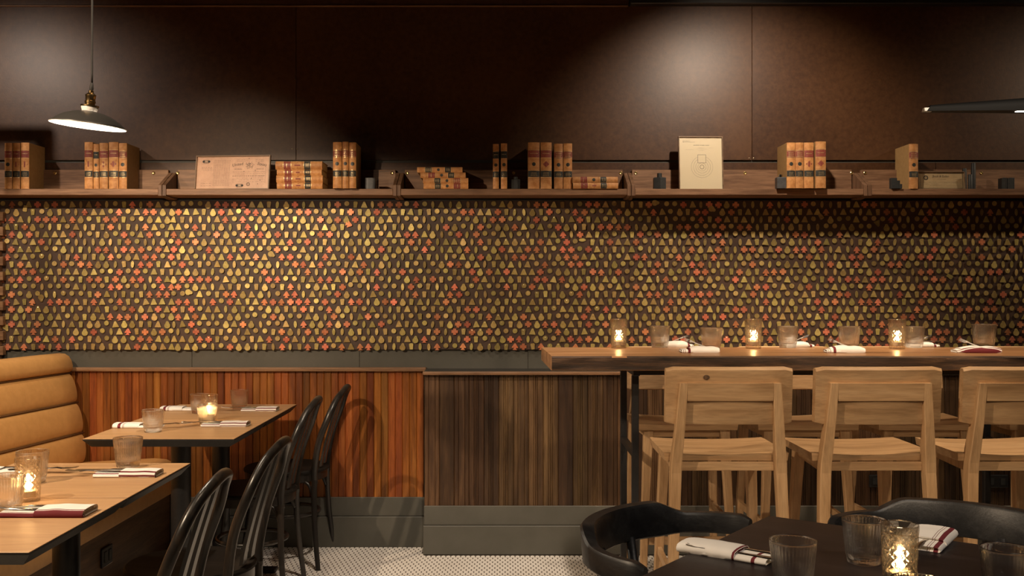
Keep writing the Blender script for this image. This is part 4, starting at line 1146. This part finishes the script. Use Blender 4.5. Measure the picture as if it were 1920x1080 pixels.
def make_candle():
    t = thing('candle_holder', '', 'candle', group='cut-glass candle holders')
    Hc = .127; n = 144; R0, R1 = .0325, .0380
    rings = []
    zs = [0, .002]+[0.006+.1035*k/60 for k in range(61)]+[.112, .124]
    for z in zs:
        r0 = R0+(R1-R0)*z/Hc
        row = []
        for k in range(n):
            a = 2*pi*k/n
            d = 0
            if .006 <= z <= .1095:
                u_ = (k/n*14+z/.0165); v_ = (k/n*14-z/.0165)
                d = -.0021*max(max(0, 1-3.2*abs((u_ % 1)-.5)), max(0, 1-3.2*abs((v_ % 1)-.5)))
            row.append(Vector(((r0+d)*cos(a), (r0+d)*sin(a), z)))
        rings.append(row)
    rings.append([Vector(((R1-.0008)*cos(2*pi*k/n), (R1-.0008)*sin(2*pi*k/n), Hc)) for k in range(n)])
    for z, d in ((Hc-.001, .0022), (.09, .0036), (.04, .0042), (.016, .0046), (.0135, .008)):
        r = R0+(R1-R0)*z/Hc-d; rings.append([Vector((r*cos(2*pi*k/n), r*sin(2*pi*k/n), z)) for k in range(n)])
    rings.append([Vector((.006*cos(2*pi*k/n), .006*sin(2*pi*k/n), .0125)) for k in range(n)])
    bm = new(); loft(bm, rings); obj('holder', bm, M['candleglass'], t, smooth=12)
    bm = new(); lathe(bm, [(.0205, .0140), (.0205, .030), (.0198, .030), (.0198, .0145)], 24, cap=True); obj('tealight_cup', bm, M['cuptin'], t, smooth=40)
    bm = new(); lathe(bm, [(.0194, .0150), (.0194, .0285), (.012, .0280), (.0005, .0275)], 24, cap=True); w_ = obj('wax', bm, M['wax'], t, smooth=40)
    bm = new(); tube(bm, [(0, 0, .0275), (.0003, 0, .034), (.001, 0, .037)], .0007, 6); obj('wick', bm, M['ink'], w_)
    bm = new(); lathe(bm, [(.0004, .036), (.0050, .039), (.0072, .0445), (.0060, .050), (.0028, .056), (.0003, .060)], 14, cap=True); obj('flame', bm, M['flame'], t, smooth=True)
    l = bpy.data.lights.new('candle_glow', 'POINT'); l.energy = .22; l.color = (1, .62, .28); l.shadow_soft_size = .007
    o = bpy.data.objects.new('candle_glow', l); COL.objects.link(o); o.parent = t; o.location = (0, 0, .068)
    return t
tum = make_tumbler(); can = make_candle()
first = {'g': True, 'c': True}
def put(kind, px, py, z, label, d=None, sc=None, rz=0.):
    src = tum if kind == 'g' else can
    p = on(px, py, z) if d is None else Vector((xpx(px, d), d, z))
    if first[kind]: o = src; first[kind] = False
    else: o = dup(src)
    o['label'] = label; o.location = (p.x, p.y, z+.0004); o.rotation_euler = (0, 0, rz)
    o.scale = (sc,)*3 if sc else (1, 1, 1)
put('g', 1237, 651.5, BZ, 'fluted tumbler on the bar just right of the leftmost bar candle', sc=1.02)
put('g', 1334, 657, BZ, 'fluted tumbler on the bar behind the red-barred napkin', sc=1.02)
put('g', 1477, 652, BZ, 'fluted tumbler on the bar right of the middle bar candle', sc=1.02)
put('g', 1592, 654, BZ, 'fluted tumbler on the bar standing alone behind a bulging white napkin', sc=1.04)
put('g', 1714, 652, BZ, 'fluted tumbler on the bar partly behind the right bar candle', sc=1.0)
put('g', 1845, 653, BZ, 'fluted tumbler on the bar near the right frame edge', sc=1.13)
put('c', 1160, 653, BZ, 'lit cut-glass candle at the left end of the bar', rz=.1)
put('c', 1412.5, 653.5, BZ, 'lit cut-glass candle in the middle of the bar', rz=.4)
put('c', 1682, 654.5, BZ, 'lit cut-glass candle on the bar, right of centre', rz=.7)
put('g', 374, 775, TZ, 'fluted tumbler on the table by the wall, left one, behind the candle', sc=.97)
put('g', 449, 766, TZ, 'fluted tumbler on the table by the wall, right one', sc=.97)
put('g', 287, 810, TZ, 'fluted tumbler at the left of the near far-pair table', sc=.97)
put('g', 388.5, 790, TZ, 'fluted tumbler in front of the far candle on the oak table', d=4.353, sc=.93)
put('c', 393, 786, TZ, 'lit cut-glass candle behind a tumbler on the far pair of oak tables', d=4.443, sc=.93)
put('g', 240, 875, TZ, 'fluted tumbler behind the red-striped napkin on the second oak table', sc=1.03)
put('g', 61, 905, TZ, 'fluted tumbler behind the lit candle at the left frame edge', sc=1.03)
put('c', 53, 934, TZ, 'lit cut-glass candle on the front oak tables at the left edge', d=2.79, sc=.93)
put('g', 12, 948, TZ, 'fluted tumbler cut by the left frame edge in front of the candle', d=2.66, sc=1.03)
put('g', 1487, 1078, TZ, 'fluted tumbler beside the rolled white napkin on the dark table', d=1.985, sc=1.0)
put('g', 1620, 1048, TZ, 'fluted tumbler on the dark table behind the candle', d=2.165, sc=1.0)
put('c', 1687, 1080, TZ, 'lit cut-glass candle in the centre of the dark table', d=1.995, sc=.95)
put('g', 1722, 1100, TZ, 'fluted tumbler cut by the bottom edge in front of the dark-table candle', d=1.715, sc=1.0)
put('g', 1885, 1090, TZ, 'fluted tumbler on the dark table near the right frame edge', d=1.925, sc=1.0)

# ------------------------------------------------------------------ folded napkins and cutlery
def napkin(name_mat, L, W, label, px, py, z, rz=0., pocket=.42, puff=1.0, d=None, taper=0.0):
    """two folded layers; the upper one starts at a step (the pocket) so the cutlery lies in its mouth"""
    p = on(px, py, z) if d is None else Vector((xpx(px, d), d, z))
    t = thing('folded_napkin', label, 'napkin', (p.x, p.y, z+.0003), (0, 0, rz), 'folded white napkins')
    rr = random.Random(int(px*7+py))
    def layer(x0, x1, h, hw0, name, seed=0.):
        bm = new(); rings = []; n = 16
        def section(x, q, k=1.0, ky=1.0):
            wv = .0013*mnoise.noise(Vector((x*40+seed, px, 0)))
            hh = h*(1+.16*mnoise.noise(Vector((x*25, seed, py))))*(1+(puff-1)*sin(pi*q)**.7)
            hw = hw0*(1-taper*abs(q-.5)*2)+wv
            pr = [(-hw+.003, 0), (-hw, .28*hh), (-hw+.10*hh, .62*hh), (-hw+.45*hh, .90*hh), (-hw+1.1*hh, 1.0*hh), (-.2*hw, 1.05*hh), (.35*hw, 1.03*hh), (hw-.9*hh, .97*hh), (hw-.3*hh, .84*hh), (hw-.02*hh, .5*hh), (hw, .25*hh), (hw-.003, 0)]
            return [Vector((x, y*ky+wv, .0005+hh*.5+(z-hh*.5)*k if k < 1 else z)) for y, z in pr]
        rings.append(section(x0+.010, 0, .30, .80)); rings.append(section(x0+.0015, 0, .62, .93)); rings.append(section(x0, 0, .93, .99))
        for i in range(n+1):
            q = i/n; rings.append(section(x0+.002+(x1-x0-.004)*q, q))
        rings.append(section(x1, 1, .93, .99)); rings.append(section(x1-.0015, 1, .62, .93)); rings.append(section(x1-.010, 1, .30, .80))
        loft(bm, rings)
        return obj(name, bm, M[name_mat], t, smooth=60)
    x1 = L/2
    layer(-x1, x1-.006, .0110, W/2-.0015, 'under_fold', 1.)
    layer(-x1+L*pocket, x1, .0185, W/2, 'upper_fold', 2.)
    return t
def fork_bm():
    bm = new()
    L = [(-.095, .012, .0012), (-.06, .0095, .0014), (-.02, .0062, .0018), (.03, .0048, .0022), (.052, .0055, .0022), (.066, .0105, .0018), (.074, .0122, .0015)]
    zf = lambda x: .0025 + (.006*max(0, (x-.0)/.05)**2 if x < .05 else .006-.0*(x-.05)) + (-.004*sin(pi*min(1, max(0, (x-.045)/.075))))
    loft(bm, [[Vector((x, a*w_, zf(x)+b*th)) for a, b in ((-1, -.3), (-.7, -1), (.7, -1), (1, -.3), (.7, .6), (-.7, .6))] for x, w_, th in L])
    for k in range(4):
        y = -.0102+.0068*k
        loft(bm, [[Vector((x, y*sp+a*w_, zf(x)+b*.0011)) for a, b in ((-1, -1), (1, -1), (1, 1), (-1, 1))] for x, w_, sp in ((.072, .0024, 1), (.095, .0015, 1.03), (.116, .0009, 1.04))])
    return bm
def knife_bm():
    bm = new()
    L = [(-.11, .0095, .0030), (-.06, .0080, .0034), (-.005, .0060, .0034), (.005, .0062, .0016), (.02, .0095, .0011), (.07, .0100, .0009), (.10, .0065, .0007), (.112, .001, .0006)]
    loft(bm, [[Vector((x, a*w_, .0030+b*th)) for a, b in ((-1, -.5), (-.6, -1), (.6, -1), (1, -.5), (1, .5), (.6, 1), (-.6, 1), (-1, .5))] for x, w_, th in L])
    return bm
FORK = mesh('fork', fork_bm(), M['steel'], 40); KNIFE = mesh('knife', knife_bm(), M['steel'], 40)
def cutlery(kind, x, y, z, rz, label, tilt=0., roll_=0., flipx=False):
    o = bpy.data.objects.new(kind, FORK if kind == 'fork' else KNIFE); COL.objects.link(o)
    o.location = (x, y, z); o.rotation_euler = (roll_, tilt, rz)
    tag(o, label, kind, kind+'s tucked into napkins')
    return o
def setting(nap, rz, base, forklab, knifelab, fx=-.085, kx=-.095, fy=-.012, ky=.018, lift=.0118, ft=0., rl=0., fs=1.):
    """fork and knife lying in the mouth of the napkin, points away from the pocket"""
    Mx = Matrix.Translation(nap.location) @ Matrix.Rotation(rz, 4, 'Z')
    if forklab:
        p = Mx @ Vector((fx, fy, lift)); cutlery('fork', p.x, p.y, p.z, rz+pi+.04, forklab, ft, rl).scale = (fs, fs, fs)
    if knifelab:
        p = Mx @ Vector((kx, ky, lift-.0005)); cutlery('knife', p.x, p.y, p.z, rz+pi-.03, knifelab)
# second oak table, right: red band along it
n_ = napkin('nap_mid', .190, .085, 'white napkin with a red stripe on the second oak table, in front of a tumbler', 241, 891.5, TZ)
setting(n_, 0, TZ, 'steel fork beside the red-striped napkin on the second oak table', 'steel knife beside the red-striped napkin on the second oak table', -.070, -.062, -.010, .02)
n_ = napkin('nap_long', .215, .100, 'white napkin with a deep red edge on the front oak table', 91, 963.5, TZ)
setting(n_, 0, TZ, 'steel fork lying on the red-edged napkin at bottom left', 'steel knife beside the red-edged napkin at bottom left', -.060, -.060, -.012, .02)
n_ = napkin('nap_end', .170, .085, 'white napkin at the left edge behind the front candle', -6, 888, TZ, pi)
setting(n_, pi, TZ, 'steel fork pointing right from behind the front candle', 'steel knife pointing right from behind the front candle', -.135, -.120, .0, -.02)
n_ = napkin('nap_long', .190, .080, 'white napkin at the right of the nearer far-pair table', 423.5, 798.5, TZ)
setting(n_, 0, TZ, 'steel fork left of the napkin on the nearer far-pair table', 'steel knife left of the napkin on the nearer far-pair table', -.062, -.060)
n_ = napkin('nap_long', .165, .080, 'white napkin at the right of the table by the wainscot', 488, 770, TZ)
setting(n_, 0, TZ, 'steel fork left of the napkin on the table by the wainscot', 'steel knife left of the napkin on the table by the wainscot', -.062, -.075)
n_ = napkin('nap_end', .190, .080, 'plain white napkin behind the left tumbler of the nearer far-pair table', 260, 801, TZ, pi)
setting(n_, pi, TZ, 'steel fork pointing right from the left tumbler of the far pair', None, -.105, 0, .012)
n_ = napkin('nap_end', .180, .080, 'plain white napkin on the table by the wall, left of the candle', 340, 769, TZ, pi)
# bar napkins
n_ = napkin('nap_cross', .150, .105, 'white napkin with a dark red bar on the bar top, in front of a tumbler', 1311, 660.5, BZ, -.06, .20, 1.25)
setting(n_, -.06, BZ, 'steel fork standing out of the red-barred napkin on the bar', None, .012, 0, .030, lift=.0245, ft=-.34, rl=.7, fs=.62)
n_ = napkin('nap_cross', .150, .100, 'bulging white napkin in front of the lone tumbler on the bar', 1583, 661, BZ, -.10, .10, 1.5, taper=.25)
setting(n_, -.10, BZ, 'steel fork standing out of the bulging napkin on the bar', None, .012, 0, .030, lift=.0245, ft=-.34, rl=.7, fs=.62)
n_ = napkin('nap_long', .172, .100, 'white napkin with dark red underside at the right of the bar', 1830, 661, BZ, -.08, .10, 1.4, taper=.2)
setting(n_, -.08, BZ, 'steel fork standing out of the rightmost bar napkin', None, .012, 0, .030, lift=.0245, ft=-.34, rl=.7, fs=.62)
n_ = napkin('nap_cross', .130, .080, 'crumpled white napkin on the far side of the bar, right of the first tumbler', 1270, 650.2, BZ, pi, .15, 1.35)
setting(n_, pi, BZ, 'steel fork of the far-side napkin right of the first tumbler', None, .012, 0, -.02, lift=.0235, ft=-.32, rl=-.7, fs=.60)
n_ = napkin('nap_cross', .120, .080, 'white napkin on the far side of the bar, right of the middle tumbler', 1497, 650.2, BZ, pi, .2, 1.2)
setting(n_, pi, BZ, 'steel fork of the far-side napkin right of the middle tumbler', None, .012, 0, -.02, lift=.0235, ft=-.32, rl=-.7, fs=.60)
n_ = napkin('nap_cross', .130, .080, 'white napkin on the far side of the bar, right of the candle and tumbler', 1728, 650.2, BZ, pi, .2, 1.1)
setting(n_, pi, BZ, 'steel fork of the far-side napkin right of the last candle', 'steel knife of the far-side napkin right of the last candle', .012, -.03, -.015, .01, lift=.0235, ft=-.32, rl=-.7, fs=.60)
# dark table
n_ = napkin('nap_mouth', .205, .085, 'rolled white napkin at the left of the dark table', 1364, 1040, TZ, ang+pi, .34, 1.2)
Mx = Matrix.Translation(n_.location) @ Matrix.Rotation(ang, 4, 'Z')
p = Mx @ Vector((.035, -.021, .0105)); cutlery('fork', p.x, p.y, p.z, ang+pi+.06, 'steel fork handle sticking out of the rolled napkin on the dark table')
p = Mx @ Vector((.020, .014, .0100)); cutlery('knife', p.x, p.y, p.z, ang+pi-.02, 'steel knife handle sticking out of the rolled napkin on the dark table')
a2 = atan2(-UU.y, -UU.x)
n_ = napkin('nap_side', .185, .098, 'white napkin with red stripes by the right black armchair', 1739, 1016, TZ, a2+.03, .30, 1.15)
Mx = Matrix.Translation(n_.location) @ Matrix.Rotation(a2, 4, 'Z')
p = Mx @ Vector((-.035, -.006, .0105)); cutlery('fork', p.x, p.y, p.z, a2-.04, 'steel fork handle sticking out of the striped napkin by the right armchair')
